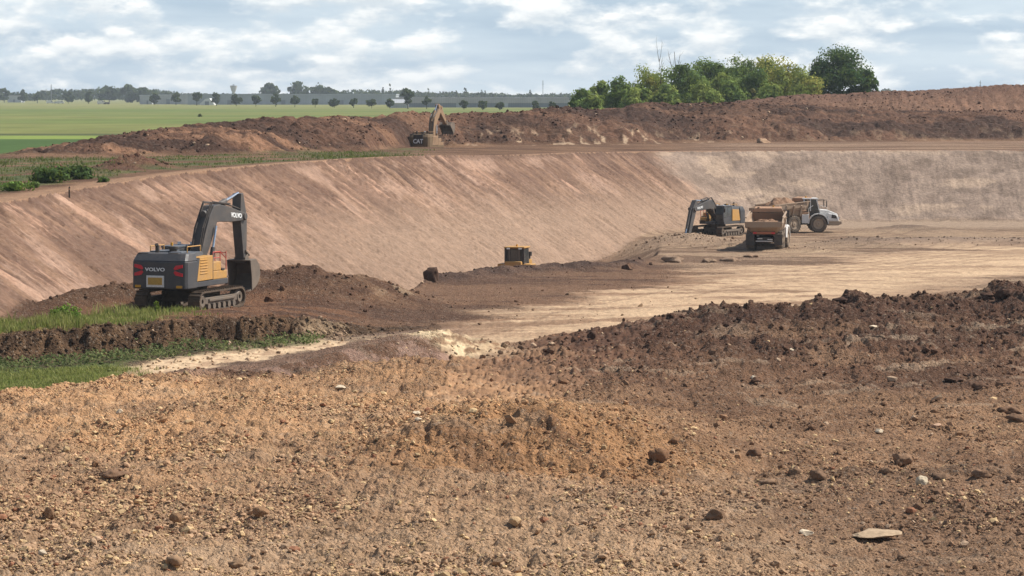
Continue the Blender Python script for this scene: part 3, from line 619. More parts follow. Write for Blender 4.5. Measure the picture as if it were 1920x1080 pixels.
    for y in (-.2, .2):
        pts = [f0.lerp(k0, .25)+nb*.42, f0.lerp(k0, .6)+nb*.66, kk+(nb+nrm)*.42, k0.lerp(t0, .5)+nrm*.55, t0+nrm*.35, piv+ns*.3]
        hs.tube([(p.x, y, p.y) for p in pts], .035)
        hs.tube([(p.x+.06, y*1.4, p.y+.05) for p in pts[:4]], .03)
    hs.build('hose', P['black'], boo, 0, True)
    # bucket in its own frame: hinge at the origin, opening towards -x
    a = pose.get('bucket_rot', 0); M = Matrix.Translation((s_bot.x, 0, s_bot.y)) @ Matrix.Rotation(a, 4, 'Y') @ Matrix.Scale(pose.get('bucket_s', .9), 4)
    bw = pose.get('bucket_w', .95)
    bpf = [(-.32, .06), (.45, .10), (.92, -.25), (1.06, -.8), (.86, -1.25), (.42, -1.56), (-.05, -1.72)]
    inn = [(-.30, .0), (.42, .04), (.86, -.28), (.99, -.8), (.80, -1.21), (.40, -1.50), (-.05, -1.67)]
    bk = MB(M); bk.prism(bpf+inn[::-1], 'y', -bw, bw)
    sidep = [(-.34, .06), (.45, .10), (.92, -.25), (1.06, -.8), (.86, -1.25), (.42, -1.56), (-.1, -1.74), (-.14, -.9)]
    for y in (-bw, bw): bk.prism(sidep, 'y', y-.03, y+.03)
    for y in (-.33, .33): bk.prism([(-.2, .05), (.35, .1), (.2, .42), (0, .3), (-.15, .2)], 'y', y-.04, y+.04)
    bko = bk.build('bucket', P['bucket'], root, .015)
    for i in range(5):
        y = -bw+.1+(2*bw-.2)*i/4; t = MB(M); t.prism([(.12, -1.74), (.10, -1.60), (-.12, -1.66), (-.40, -1.80), (-.12, -1.78)], 'y', y-.075, y+.075); t.build('tooth', P['steel'], bko, .01)
    lk = MB(); e = M @ Vector((.12, 0, .36)); lk.cyl((b_end.x, -.2, b_end.y), (b_end.x, .2, b_end.y), .1, 12)
    for y in (-.24, .24): lk.cyl((b_end.x, y, b_end.y), (e.x, y, e.z), .07, 8); lk.cyl((b_end.x, y*1.2, b_end.y), (s_bot.x-ax.x*.55, y*1.2, s_bot.y-ax.y*.55), .06, 8)
    lk.build('bucket_link', P['steel'], root, 0)
    # --- markings
    if text == 'CAT':
        pn = MB(); pn.box(-3.70, -3.6, -.78, .62, 1.72, 3.02); po = pn.build('badge_panel', P['black'], root, .03)
        lettering('badge_lettering', 'CAT', .78, MG['letter'], po, on_rear(-3.71, -.08, 2.12), .95, .022)
    elif text:
        lettering('maker_lettering', text, .25, MG['letter'], cwo, on_rear(-3.655, .19, 2.25), 1.34, .006)
        for sg in (1, -1):
            ch = MB(); z0 = 2.22
            for dz in (0,):
                for s2 in (1, -1): ch.prism([(sg*1.36, z0+s2*.30), (sg*1.36, z0+s2*.15), (sg*.93, z0+s2*.02), (sg*.86, z0+s2*.10), (sg*.98, z0+s2*.25)], 'x', -3.66, -3.57)
            ch.build('chevron_reflector', MG['red'], cwo, 0)
            am = MB(); am.box(-3.66, -3.57, sg*1.17-.16, sg*1.17+.16, 1.33, 1.46); am.build('marker_lamp', MG['amber'], cwo, .01)
        pl = MB(); pl.box(-3.67, -3.6, -.32, .68, 1.36, 1.95); po = pl.build('number_plate', MG['white'], cwo, .01)
        py = MB(); py.box(-3.685, -3.66, -.22, .58, 1.48, 1.85); py.build('plate_face', MG['plate'], po, 0)
        dirv = t0-k0; pm = k0.lerp(t0, .70); ang = math.atan2(dirv.y, dirv.x)
        lettering('boom_lettering', text, .34, MG['letter'], boo, on_right(pm.x, -.35, pm.y, ang), 1.15, .01)
        pm2 = Matrix(((-1, 0, 0, pm.x), (0, 0, 1, .35), (0, 1, 0, pm.y), (0, 0, 0, 1))) @ Matrix.Rotation(-ang, 4, 'Z')
        lettering('boom_lettering', text, .34, MG['letter'], boo, pm2, 1.15, .01)
    return root
VP = dict(track=MG['track'], steel=MG['steel'], grey=MG['grey'], cw=MG['grey'], roof=MG['bluegrey'], black=MG['black'], yellow=MG['yellow'], rail=MG['rail'], boom=MG['boom'], bucket=MG['bucket'], glass=MG['glass'], amber=MG['amber'])
CP = dict(VP, grey=MG['catyellow'], cw=MG['catyellow'], roof=MG['catyellow'], yellow=MG['tan'], boom=MG['tan'], rail=MG['black'])
GE = 'tracked excavators digging in the quarry'
za = hz(-16.7, 151)
excavator('crawler_excavator', (-16.7, 151, -4.68), R(69.6), VP, dict(foot=(.45, 2.15), knee=(2.2, 4.9), tip=(5.75, 4.6), stick_top=(5.6, 5.85), stick_bot=(5.98, 2.2), bucket_side=1, bucket_w=.76), 'VOLVO',
          label='large dark grey and yellow excavator on the bench above the pit, its rear towards us', cat='excavator', group=GE)
excavator('crawler_excavator', (20.5, 289.5, hz(20.5, 289.5)-.02), R(90-211), VP, dict(foot=(.45, 2.1), knee=(2.1, 3.45), tip=(5.9, 3.05), stick_top=(5.3, 3.95), stick_bot=(7.5, -.75), bucket_rot=.3, bucket_side=1), 'VOLVO', .93,
          label='dark excavator facing us, digging at the foot of the pit wall beside the dump trucks', cat='excavator', group=GE)
excavator('crawler_excavator', (-10.0, 352.5, -1.0), R(90-24), CP, dict(foot=(.45, 2.1), knee=(1.3, 4.9), tip=(3.0, 6.6), stick_top=(2.3, 7.0), stick_bot=(4.9, 4.3), bucket_rot=-.6, bucket_side=1), 'CAT', .91,
          label='dusty tan excavator with a raised boom working against the long brown spoil heap', cat='excavator', group=GE)

# ------------------------------------------------------------------ articulated dump trucks
def wheel(mb_T, x, y, root, r=.93, w=.72):
    t = MB(mb_T); t.lathe([(r*.60, -w/2), (r*.88, -w/2), (r*.97, -w*.40), (r, -w*.25), (r, w*.25), (r*.97, w*.40), (r*.88, w/2), (r*.60, w/2)], (x, y, r), 30)
    for k in range(22):
        a = 2*math.pi*k/22
        for sg in (-1, 1):
            a2 = a+(.07 if sg > 0 else -.07); c, s_ = math.cos(a2), math.sin(a2); px, pz = x+r*c, r+r*s_
            t.add([(px-.05*s_-.02*c, y+sg*.02, pz+.05*c-.02*s_), (px+.05*s_-.02*c, y+sg*.02, pz-.05*c-.02*s_), (px+.05*s_-.02*c, y+sg*w*.47, pz-.05*c-.02*s_), (px-.05*s_-.02*c, y+sg*w*.47, pz+.05*c-.02*s_),
                   (px-.04*s_+.05*c, y+sg*.02, pz+.04*c+.05*s_), (px+.04*s_+.05*c, y+sg*.02, pz-.04*c+.05*s_), (px+.04*s_+.05*c, y+sg*w*.45, pz-.04*c+.05*s_), (px-.04*s_+.05*c, y+sg*w*.45, pz+.04*c+.05*s_)],
                  [(0, 1, 2, 3), (4, 5, 6, 7), (0, 1, 5, 4), (1, 2, 6, 5), (2, 3, 7, 6), (3, 0, 4, 7)])
    o = t.build('tyre', MG['rubber'], root, 0, True); o.name = 'wheel'
    h = MB(mb_T); sg = 1 if y > 0 else -1
    h.lathe([(.05, -.22), (r*.60, -.30), (r*.61, .30), (r*.5, sg*.22), (r*.34, sg*.12), (r*.28, sg*.34), (.05, sg*.36)], (x, y, r), 20); h.build('rim', MG['hub'], o, 0, True)
def haul_truck(loc, rz, steer, **kw):
    root = empty('dump_truck', loc, rz, **kw); I = Matrix.Identity(4)
    # rear unit, hitch at x = 0
    fr = MB(); fr.box(-4.6, .1, -.55, .55, .85, 1.25); fr.cyl((0, 0, .75), (0, 0, 1.4), .3, 14); fr.box(-3.9, -1.3, -.9, .9, .75, 1.0); fr.build('rear_frame', MG['black'], root, .02)
    for x in (-1.75, -3.7):
        for y in (1.27, -1.27): wheel(I, x, y, root)
        a = MB(); a.cyl((x, -1.2, .93), (x, 1.2, .93), .22, 12); a.build('axle', MG['track'], root, 0, True)
    # dump body: stations along x (x, floor z, half floor width, rim z, half rim width)
    stn = [(.35, 2.0, .95, 3.35, 1.45), (-.35, 1.55, 1.05, 3.15, 1.66), (-3.6, 1.40, 1.15, 3.0, 1.72), (-4.5, 1.62, 1.2, 2.95, 1.72), (-5.35, 2.12, 1.3, 2.6, 1.70)]
    def ring(x, zf, wf, zr, wr, o=0): return [(x, wr-o, zr), (x, wr-o-.02, zr-.45), (x, wf+.25-o, zf+.35+o*.4), (x, wf-.1, zf+o), (x, -wf+.1, zf+o), (x, -wf-.25+o, zf+.35+o*.4), (x, -wr+o+.02, zr-.45), (x, -wr+o, zr)]
    b = MB(); n = 8; vs = []; fs = []
    for s_ in stn: vs += ring(*s_)
    for s_ in stn: vs += ring(*s_, .09)
    m = len(stn)*n
    for i in range(len(stn)-1):
        for j in range(n-1): fs += [(i*n+j, i*n+j+1, (i+1)*n+j+1, (i+1)*n+j), (m+i*n+j, m+(i+1)*n+j, m+(i+1)*n+j+1, m+i*n+j+1)]
        fs += [(i*n, (i+1)*n, m+(i+1)*n, m+i*n), (i*n+n-1, m+i*n+n-1, m+(i+1)*n+n-1, (i+1)*n+n-1)]
    e = (len(stn)-1)*n
    for j in range(n-1): fs.append((e+j, e+j+1, m+e+j+1, m+e+j))
    fs.append(list(range(n))); b.add(vs, fs)
    for x in (-.9, -1.9, -2.9, -3.9):
        for sg in (1, -1): b.prism([(sg*1.73, 2.98), (sg*1.79, 2.9), (sg*1.5, 1.75), (sg*1.38, 1.75)], 'x', x-.09, x+.09)
    for sg in (1, -1): b.prism([(.3, 3.28), (.3, 3.4), (-4.5, 3.05), (-4.5, 2.9)], 'y', sg*1.66-.07, sg*1.66+.07)
    bo = b.build('dump_body', MG['body'], root, .02)
    hb = MB(); hb.prism([(-1.45, 3.3), (1.45, 3.3), (1.25, 3.62), (-1.25, 3.62)], 'x', .22, .36); hb.prism([(.3, 3.55), (.95, 3.72), (.95, 3.8), (.28, 3.66)], 'y', -1.2, 1.2); hb.build('rock_guard', MG['orange'], bo, .02)
    tg = MB(); tg.prism([(-1.62, 2.14), (1.62, 2.14), (1.66, 2.66), (-1.66, 2.66)], 'x', -5.43, -5.33); tg.build('tailgate', MG['body'], bo, .02)
    lb = MB(); lb.box(-4.85, -4.7, -1.0, 1.0, 1.52, 1.74); lb.build('tail_lamp_bar', MG['rust'], root, .02)
    for y in (.82, -.82):
        tl = MB(); tl.box(-4.88, -4.84, y-.15, y+.15, 1.56, 1.70); tl.build('tail_lamp', MG['red'], root, .01)
    rp = MB(); rp.box(-4.86, -4.72, -.75, -.3, 1.02, 1.10); rp.box(-4.86, -4.72, .15, .6, 1.08, 1.16); rp.box(-4.8, -4.6, -.75, .75, .85, .93); rp.build('rear_bumper', MG['white'], root, .01)
    for y in (1.27, -1.27):
        mf = MB(); mf.box(-4.75, -4.70, y-.38, y+.38, .55, 1.5); mf.build('mud_flap', MG['black'], root, .01)
    # front unit turned about the hitch
    T = Matrix.Rotation(steer, 4, 'Z')
    q = MB(T); q.box(-.1, 4.3, -.5, .5, .8, 1.25); q.build('front_frame', MG['black'], root, .02)
    for y in (1.27, -1.27): wheel(T, 2.05, y, root)
    for sg in (1, -1):
        fd = MB(T)
        arch = [(2.05+1.12*math.cos(a), .95+1.12*math.sin(a)) for a in [math.pi*i/8 for i in range(9)]]; arch2 = [(2.05+1.02*math.cos(a), .95+1.02*math.sin(a)) for a in [math.pi*i/8 for i in range(9)]]
        y0, y1 = sorted((sg*.85, sg*1.66)); fd.prism(arch+arch2[::-1], 'y', y0, y1)
        fd.box(.25, 1.0, y0, y1, 1.0, 1.95); fd.build('mudguard', MG['white'], root, .02)
    cs = MB(T); cs.box(.15, 1.1, -1.45, 1.45, 1.25, 2.2); cs.box(.1, .5, -1.4, 1.4, 2.2, 3.25); cs.prism([(.5, 3.25), (.1, 3.25), (.1, 2.3), (.5, 2.2)], 'y', -1.45, 1.45); cs.build('body_panel', MG['orange'], root, .03)
    cab = MB(T); cab.prism([(.52, 1.3), (.52, 3.55), (1.95, 3.55), (2.25, 2.35), (2.2, 1.7), (1.6, 1.3)], 'y', -.92, .92); co_ = cab.build('cab', MG['black'], root, .04)
    cr = MB(T); cr.box(.42, 2.1, -.98, .98, 3.55, 3.68); cr.build('cab_roof', MG['white'], co_, .04)
    pl = MB(T)
    for sg in (1, -1): pl.prism([(.5, 1.4), (.5, 3.55), (.64, 3.55), (.64, 1.4)], 'y', sg*.93-.02, sg*.93+.02); pl.prism([(1.85, 3.55), (1.97, 3.55), (2.27, 2.35), (2.15, 2.35)], 'y', sg*.93-.02, sg*.93+.02); pl.prism([(1.2, 3.55), (1.3, 3.55), (1.3, 2.3), (1.2, 2.3)], 'y', sg*.93-.02, sg*.93+.02)
    pl.build('pillar', MG['white'], co_, 0)
    for sg in (1, -1):
        for nm, pts in (('door_window', [(.66, 2.1), (.66, 3.48), (1.18, 3.48), (1.18, 2.1)]), ('side_window', [(1.32, 2.4), (1.32, 3.48), (1.84, 3.48), (2.12, 2.4)])):
            g = MB(T); g.prism(pts, 'y', sg*.925-.012, sg*.925+.012); g.build(nm, MG['glass'], co_, 0)
    ws = MB(T); ws.prism([(1.96, 3.48), (2.24, 2.38), (2.27, 2.38), (1.99, 3.48)], 'y', -.84, .84); ws.build('windscreen', MG['glass'], co_, 0)
    hd = MB(T); hd.prism([(2.2, 1.45), (2.2, 2.45), (3.2, 2.38), (4.15, 1.98), (4.28, 1.35), (3.2, 1.25)], 'y', -.95, .95); hd.prism([(3.0, 1.2), (3.1, 2.1), (4.1, 1.85), (4.3, 1.2)], 'y', -1.45, 1.45); ho = hd.build('bonnet', MG['white'], root, .08)
    gl = MB(T)
    gl.prism([(4.10, 2.0), (4.32, 1.36), (4.30, 1.34), (4.14, 1.98)], 'y', -.7, .7)
    for sg in (1, -1): gl.prism([(3.45, 1.55), (3.5, 1.98), (3.95, 1.86), (4.05, 1.5)], 'y', sg*1.455-.02, sg*1.455+.02)
    gl.build('grille', MG['black'], ho, .01)
    bp = MB(T); bp.prism([(3.1, .75), (3.2, 1.22), (4.55, 1.22), (4.6, .95), (4.2, .75)], 'y', -1.4, 1.4); bp.build('front_bumper', MG['hub'], root, .03)
    for sg in (1, -1):
        hl = MB(T); hl.box(4.2, 4.34, sg*1.15-.2, sg*1.15+.2, 1.45, 1.66); hl.build('headlight', MG['chrome'], ho, .02)
        mi = MB(T); mi.tube([(2.0, sg*.95, 3.4), (2.95, sg*1.3, 3.5), (2.95, sg*1.35, 3.35)], .025); mi.box(2.9, 2.98, sg*1.45-.14, sg*1.45+.14, 2.75, 3.38); mi.build('mirror', MG['black'], root, .01)
    rl = MB(T)
    for y in (-1.4, 1.4): rl.tube([(.2, y, 2.2), (.2, y, 3.2)], .02)
    rl.tube([(1.0, -1.55, 1.2), (1.0, -1.55, 2.6), (1.5, -1.3, 2.9)], .025); rl.tube([(2.3, -.9, 2.45), (2.3, -1.3, 2.9), (3.0, -1.3, 2.75), (3.0, -1.3, 2.3)], .02); rl.build('handrail', MG['white'], root, 0)
    bc = MB(T); bc.cyl((.8, -.4, 3.68), (.8, -.4, 3.9), .08, 12); bc.build('beacon', MG['amber'], root, 0, True)
    ex = MB(T); ex.cyl((.3, .9, 3.2), (.3, .9, 3.75), .1, 12); ex.build('exhaust', MG['black'], root, 0, True)
    root.scale = (.95,)*3; return root
GT = 'dump trucks queuing by the excavator'
def place_truck(x, y, az, steer, **kw):
    return haul_truck((x, y, hz(x, y)+.03), R(90-az), R(steer), group=GT, cat='dump truck', **kw)
tA = (22.2, 252.0); tB = (29.4, 298.5)
place_truck(*tA, 9, -4, label='dusty orange dump truck seen from behind, nearest the digging excavator')
place_truck(*tB, 57, -33, label='dump truck with a white cab and bonnet turned sideways, its body heaped with soil')
def load_heap(loc, rz, hgt, label):
    n = 40; vs = []; fs = []
    for i in range(n+1):
        for j in range(n+1):
            a, b = i/n, j/n; x = -4.7+5.0*a; y = (-1+2*b)*1.6
            z = 2.35+hgt*math.sin(math.pi*min(1, a*1.02))**.7*math.sin(math.pi*b)**.8+.75*(float(fbm(x*1.9, y*1.9, 5, 4, .65))-.5)*math.sin(math.pi*b); vs.append((x, y*(1-.06*abs(a-.5)), z))
    for i in range(n):
        for j in range(n): k = i*(n+1)+j; fs.append((k, k+1, k+n+2, k+n+1))
    V = np.array(vs); c = lin(150, 118, 94)*(.8+.4*fbm(V[:, 0]*2, V[:, 1]*2, 9, 3))[:, None]
    me = np_mesh('soil_load', V, np.array(fs)[:, ::-1], c, [MCLOD], True); o = link('soil_load', me); o.location = loc; o.rotation_euler = (0, 0, rz); o.scale = (.95,)*3; tag(o, label, 'soil')
load_heap((tB[0], tB[1], hz(*tB)+.03), R(90-57), 1.4, 'heap of brown soil loaded in the dump body behind the white cab')
load_heap((tA[0], tA[1], hz(*tA)+.03), R(90-9), .3, 'low load of brown soil lying in the tail of the dusty orange dump truck')

# ------------------------------------------------------------------ bulldozer
def bulldozer(loc, rz, **kw):
    root = empty('bulldozer', loc, rz, **kw); root.scale = (.96,)*3; Y = MG['yellow']
    for sg in (1, -1):
        y0 = sg*1.0-.3; y1 = y0+.6; loop = [(-1.9, .45), (-1.75, .85), (-1.3, 1.05), (-.4, 1.2), (.9, 1.05), (1.6, .9), (1.9, .5), (1.75, .12), (1.4, 0), (-1.4, 0), (-1.75, .12)]
        t = MB(); t.prism(loop, 'y', y0, y1)
        for k in range(14): t.box(-1.4+k*.2, -1.34+k*.2, y0, y1, -.06, .02)
        to = t.build('track', MG['track'], root, .02)
        f = MB(); f.box(-1.3, 1.3, y0-.02, y1+.02, .3, .6); f.build('track_frame', Y, to, .02)
        fd = MB(); fd.prism([(-1.7, 1.25), (-1.65, 1.72), (-.2, 1.72), (.2, 1.3)], 'y', sg*1.05-.38, sg*1.05+.38); fd.build('fender', Y, root, .05)
    h = MB(); h.prism([(.0, .9), (.0, 2.15), (1.9, 1.95), (2.0, .9)], 'y', -.55, .55); ho = h.build('engine_hood', Y, root, .05)
    e = MB(); e.cyl((.9, -.25, 2.0), (.9, -.25, 2.95), .08, 12); e.build('exhaust', MG['black'], root, 0, True)
    p = MB(); p.cyl((1.2, -.5, 2.0), (1.2, -.5, 2.3), .1, 12); p.cyl((1.2, -.5, 2.25), (1.2, -.5, 2.6), .22, 14); p.build('air_cleaner', MG['black'], root, 0, True)
    m = MB(); m.box(-1.9, 0.1, -.75, .75, .8, 1.5); m.build('hull', Y, root, .03)
    ft = MB(); ft.box(-2.05, -1.5, -.7, .7, 1.2, 1.95); ft.build('fuel_tank', Y, root, .08)
    c = MB(); c.prism([(-1.5, 1.5), (-1.42, 3.0), (.0, 3.0), (.25, 1.5)], 'y', -.78, .78); co_ = c.build('cab', MG['black'], root, .03)
    r = MB(); r.box(-1.62, .15, -.88, .88, 3.0, 3.13); r.build('cab_roof', Y, co_, .04)
    for nm, b in (('rear_window', (-1.52, -1.44, -.62, .62, 1.95, 2.9)),):
        g = MB(); g.prism([(-1.50, 1.95), (-1.452, 2.9), (-1.42, 2.9), (-1.46, 1.95)], 'y', -.55, .55); g.build(nm, MG['glass'], co_, 0)
    for sg in (1, -1):
        g = MB(); g.box(-1.3, -.7, sg*.785-.01, sg*.785+.01, 1.9, 2.9); g.build('side_window', MG['glass'], co_, 0)
        g = MB(); g.box(-.58, -.05, sg*.785-.01, sg*.785+.01, 1.7, 2.9); g.build('door_window', MG['glass'], co_, 0)
        q = MB(); q.box(-1.6, -1.46, sg*.78-.06, sg*.78+.06, 1.5, 3.02); q.build('pillar', MG['black'], co_, .01)
        q = MB(); q.box(-1.55, -1.51, sg*.42-.06, sg*.42+.06, 1.6, 2.95); q.build('pillar', MG['steel'], co_, .01)
        w = MB(); w.box(-1.68, -1.56, sg*.5-.13, sg*.5+.13, 2.92, 3.04); w.build('work_lamp', MG['letter'], co_, .01)
    b = MB(); b.cyl((-.8, 0, 3.13), (-.8, 0, 3.3), .08, 12); b.build('beacon', MG['amber'], co_, 0, True)
    bl = MB(); bl.prism([(2.75, .0), (2.6, .35), (2.6, .9), (2.8, 1.35), (2.9, 1.33), (2.72, .88), (2.72, .38), (2.86, .02)], 'y', -1.75, 1.75); bl.build('blade', MG['steel'], root, .02)
    for sg in (1, -1):
        a = MB(); a.box(0, 2.65, sg*1.36-.05, sg*1.36+.05, .35, .55); a.build('push_arm', Y, root, .02)
    return root
bulldozer((.6, 230.5, -8.5), R(90-16), label='yellow bulldozer whose dark glass cab shows above a bank of dark soil', cat='bulldozer')
# ------------------------------------------------------------------ stones, clods, rocks
def ico():
    bm = bmesh.new(); bmesh.ops.create_icosphere(bm, subdivisions=1, radius=1); V = np.array([v.co[:] for v in bm.verts]); Fc = np.array([[v.index for v in f.verts] for f in bm.faces]); bm.free(); return V, Fc
IV, IF = ico()
def rotm(n):
    q = rng.normal(size=(n, 4)); q /= np.linalg.norm(q, axis=1)[:, None]; a, b, c, d = q.T
    return np.stack([np.stack([1-2*(c*c+d*d), 2*(b*c-a*d), 2*(b*d+a*c)], -1), np.stack([2*(b*c+a*d), 1-2*(b*b+d*d), 2*(c*d-a*b)], -1), np.stack([2*(b*d-a*c), 2*(c*d+a*b), 1-2*(b*b+c*c)], -1)], 1)
def scatter(name, X, Y, size, col, mat, label, cat, sink=.25, flat=.7, smooth=False):
    n = len(X); Z = H(X, Y); V = IV[None]*(1+rng.uniform(-.3, .3, (n, len(IV), 1))); V = V*np.stack([rng.uniform(.65, 1.35, n), rng.uniform(.65, 1.2, n), rng.uniform(.5, 1.0, n)], -1)[:, None, :]
    V = np.einsum('nij,nkj->nki', rotm(n), V); V[..., 2] *= flat; V = V*size[:, None, None]
    V += np.stack([X, Y, Z+size*(.5-sink)*flat], -1)[:, None, :]
    Fa = (IF[None]+(np.arange(n)*len(IV))[:, None, None]).reshape(-1, 3)
    o = link(name, np_mesh(name, V.reshape(-1, 3), Fa, np.repeat(col, len(IV), 0), [mat], smooth)); return tag(o, label, cat, kind='stuff')
def sample(n, v0, v1, u0=-60, u1=1980, zp=-5.4):
    v = rng.uniform(v0, v1, n); D = (CAMZ-zp)*F/(v-HOR); u = rng.uniform(u0, u1, n); return (u-960)*D/F, D
OV = np.array([(1, 0, 0), (-1, 0, 0), (0, 1, 0), (0, -1, 0), (0, 0, 1), (0, 0, -1)], float); OF = np.array([(0, 2, 4), (2, 1, 4), (1, 3, 4), (3, 0, 4), (2, 0, 5), (1, 2, 5), (3, 1, 5), (0, 3, 5)])
def gravel():
    global IV, IF
    x, y = sample(330000, 560, 1110); z, m = H(x, y, True); c = soil(x, y, z, m)
    w = np.clip(m['rub']+.3*S(2, 8, x)*(1-S(92, 108, y)), 0, 1)*(1-np.clip(m['darkm'], 0, 1)*.55)*(1-np.clip(m['rid']*2, 0, .8)); w = np.maximum(w, np.clip(m['darkm'], 0, 1)*.30); w = np.maximum(w, .9*G(x, y, 1.5, 121, 6, 9))
    w = w*(.10+1.45*S(.42, .62, fbm(x*.30, y*.16, 201, 5, .6)))
    k = rng.uniform(0, 1, len(x)) < w*(.30+.36*(1-S(-6, 6, x)))*(1-.55*m['hface']); x, y, c, dm = x[k], y[k], c[k], m['darkm'][k]; n = len(x); s = np.clip(np.exp(rng.normal(-3.55, .55, n)), .013, .17)
    c = c*rng.uniform(.72, 1.35, n)[:, None]; p = rng.uniform(0, 1, n); q = p < np.where(dm > .4, .12, .27); c[q] = lin(222, 188, 140)*rng.uniform(.65, 1.1, q.sum())[:, None]; q = p > .95; c[q] = lin(158, 110, 82)
    c = np.clip(c, 0, .7); big = s > .06; keep = (IV, IF); scatter('gravel', x[big], y[big], s[big], c[big], MSTONE, 'larger loose stones strewn over the orange brown rubble', 'stones')
    IV, IF = OV, OF; scatter('grit', x[~big], y[~big], s[~big]*1.15, c[~big], MSTONE, 'fine pale and brown stone chips covering the rubble', 'stones', .15); IV, IF = keep
def clods():
    X = []; Y = []; Sz = []
    x, y = sample(26000, 545, 900); z, m = H(x, y, True)
    k = rng.uniform(0, 1, len(x)) < np.clip(m['darkm'], 0, 1)*(.25+.75*S(.45, .65, fbm(x*.3, y*.2, 203, 3)))*.6; X.append(x[k]); Y.append(y[k]); Sz.append(np.clip(np.exp(rng.normal(-2.75, .5, k.sum())), .03, .28))
    xs = rng.uniform(-.5, 30, 1500); kk_ = rng.uniform(0, 1, 1500) < .15+.85*S(.45, .65, fbm(xs*.6, xs*0, 213, 3)); xs = xs[kk_]; ys = ip(xs, DARKC)+rng.normal(-.6, 1.0, len(xs)); X.append(xs); Y.append(ys); Sz.append(np.clip(np.exp(rng.normal(-2.7, .6, len(xs))), .03, .26))
    xs = rng.uniform(-24, -8, 1300); ys = ip(xs, BANK)+rng.normal(-.6, .8, 1300); X.append(xs); Y.append(ys); Sz.append(np.clip(np.exp(rng.normal(-2.95, .5, 1300)), .03, .18))
    x = rng.uniform(-28, 12, 5200); y = rng.uniform(146, 225, 5200); z, m = H(x, y, True)
    k = (rng.uniform(0, 1, len(x)) < np.clip(m['heaps']*1.1, .05, 1)) & (m['wall'] < .4) & (m['hole'] < .5); X.append(x[k]); Y.append(y[k]); Sz.append(np.clip(np.exp(rng.normal(-2.75, .5, k.sum())), .04, .26))
    x = np.concatenate([rng.uniform(16, 60, 1500), rng.uniform(9, 27, 2600)]); y = np.concatenate([rng.uniform(256, 270, 1500), rng.uniform(246, 280, 2600)]); z, m = H(x, y, True); k = rng.uniform(0, 1, len(x)) < np.clip(m['m5']+m['m4']*.9, 0, 1); X.append(x[k]); Y.append(y[k]); Sz.append(np.clip(np.exp(rng.normal(-2.7, .45, k.sum())), .04, .2))
    x = rng.uniform(-62, 85, 30000); y = rng.uniform(262, 470, 30000); z, m = H(x, y, True); k = (rng.uniform(0, 1, len(x)) < m['heapm']*(.1+.9*S(.45, .62, fbm(x*.12, y*.08, 207, 3)))) & (~m['inside']); X.append(x[k]); Y.append(y[k]); Sz.append(np.clip(np.exp(rng.normal(-2.25, .45, k.sum())), .07, .32))
    x = rng.uniform(-36, -24, 800); y = rng.uniform(200, 240, 800); z, m = H(x, y, True); k = rng.uniform(0, 1, len(x)) < m['berm']; X.append(x[k]); Y.append(y[k]); Sz.append(np.clip(np.exp(rng.normal(-2.0, .4, k.sum())), .06, .3))
    x, y = sample(26000, 780, 1110, 1150, 1990); k = rng.uniform(0, 1, len(x)) < .10+.75*S(.5, .7, fbm(x*.5, y*.35, 211, 4)); X.append(x[k]); Y.append(y[k]); Sz.append(np.clip(np.exp(rng.normal(-3.35, .5, k.sum())), .015, .16))
    # crumbs along the path and the foot of the bank
    t = rng.uniform(0, 1, 260); x = -17+t*11+rng.normal(0, 1.2, 260); y = 125.5+t*23+rng.normal(0, 1.0, 260); X.append(x); Y.append(y); Sz.append(rng.uniform(.03, .12, 260))
    x = np.concatenate(X); y = np.concatenate(Y); s = np.concatenate(Sz); z, m = H(x, y, True); c = soil(x, y, z, m)*rng.uniform(.72, 1.12, len(x))[:, None]
    p = rng.uniform(0, 1, len(x)) < .035; c[p] = lin(196, 166, 136)
    scatter('soil_clods', x, y, s, c, MCLOD, 'dark crumbled clods of earth lying over the heaps and along the crest', 'soil', .15, .85)
gravel(); clods()
def rock_mesh(name, seed, cuts=9, clod=False):
    r = random.Random(seed); bm = bmesh.new(); bmesh.ops.create_icosphere(bm, subdivisions=3, radius=1)
    for _ in range(cuts):
        n = Vector((r.gauss(0, 1), r.gauss(0, 1), r.gauss(0, 1))).normalized(); d = r.uniform(.55, .85)
        for v in bm.verts:
            k = v.co.dot(n)
            if k > d: v.co -= n*(k-d)
    V = np.array([v.co[:] for v in bm.verts]); Fc = np.array([[v.index for v in f.verts] for f in bm.faces]); bm.free()
    nn = fbm(V[:, 0]*2.2+seed*3, V[:, 1]*2.2+V[:, 2]*1.7, seed, 4, .6)-.5
    return V*(1+nn*(1.3 if clod else .3))[:, None], Fc
def rock(u, v, w, h, rgb, label, cat='rock', clod=False, sink=.22, depth=1., name=None):
    p = hit(u, v); s = F/p.y; W = w/s/2; Hh = h/s/2; sd_ = int(u*7+v) % 997; V, Fc = rock_mesh('r', sd_, 4 if clod else 9, clod); V = V/np.abs(V).max(0)
    V = V*np.array([W, W*depth, Hh]); c = np.tile(lin(*rgb, 1.28/(1.55 if clod else 1.0)), (len(V), 1))*(.8+.4*fbm(V[:, 0]/W*2, V[:, 1]/W*2, 3, 3))[:, None]
    if clod:
        gx, gy = np.array([p.x]), np.array([p.y]); gz, gm = H(gx, gy, True); loc_c = soil(gx, gy, gz, gm)[0]; c = c*.45+(loc_c*.80)[None]*.55*(.8+.4*fbm(V[:, 0]/W*2, V[:, 1]/W*2, 8, 3))[:, None]
    o = link(name or ('soil_clod' if clod else 'rock'), np_mesh('rock', V, Fc, c, [MCLOD if clod else MSTONE], clod)); o.location = (p.x, p.y, hz(p.x, p.y)+Hh*(1-2*sink)); return tag(o, label, cat)
PALE = (226, 206, 176); OCH = (205, 170, 128); DRK = (92, 68, 54); MID = (128, 98, 76)
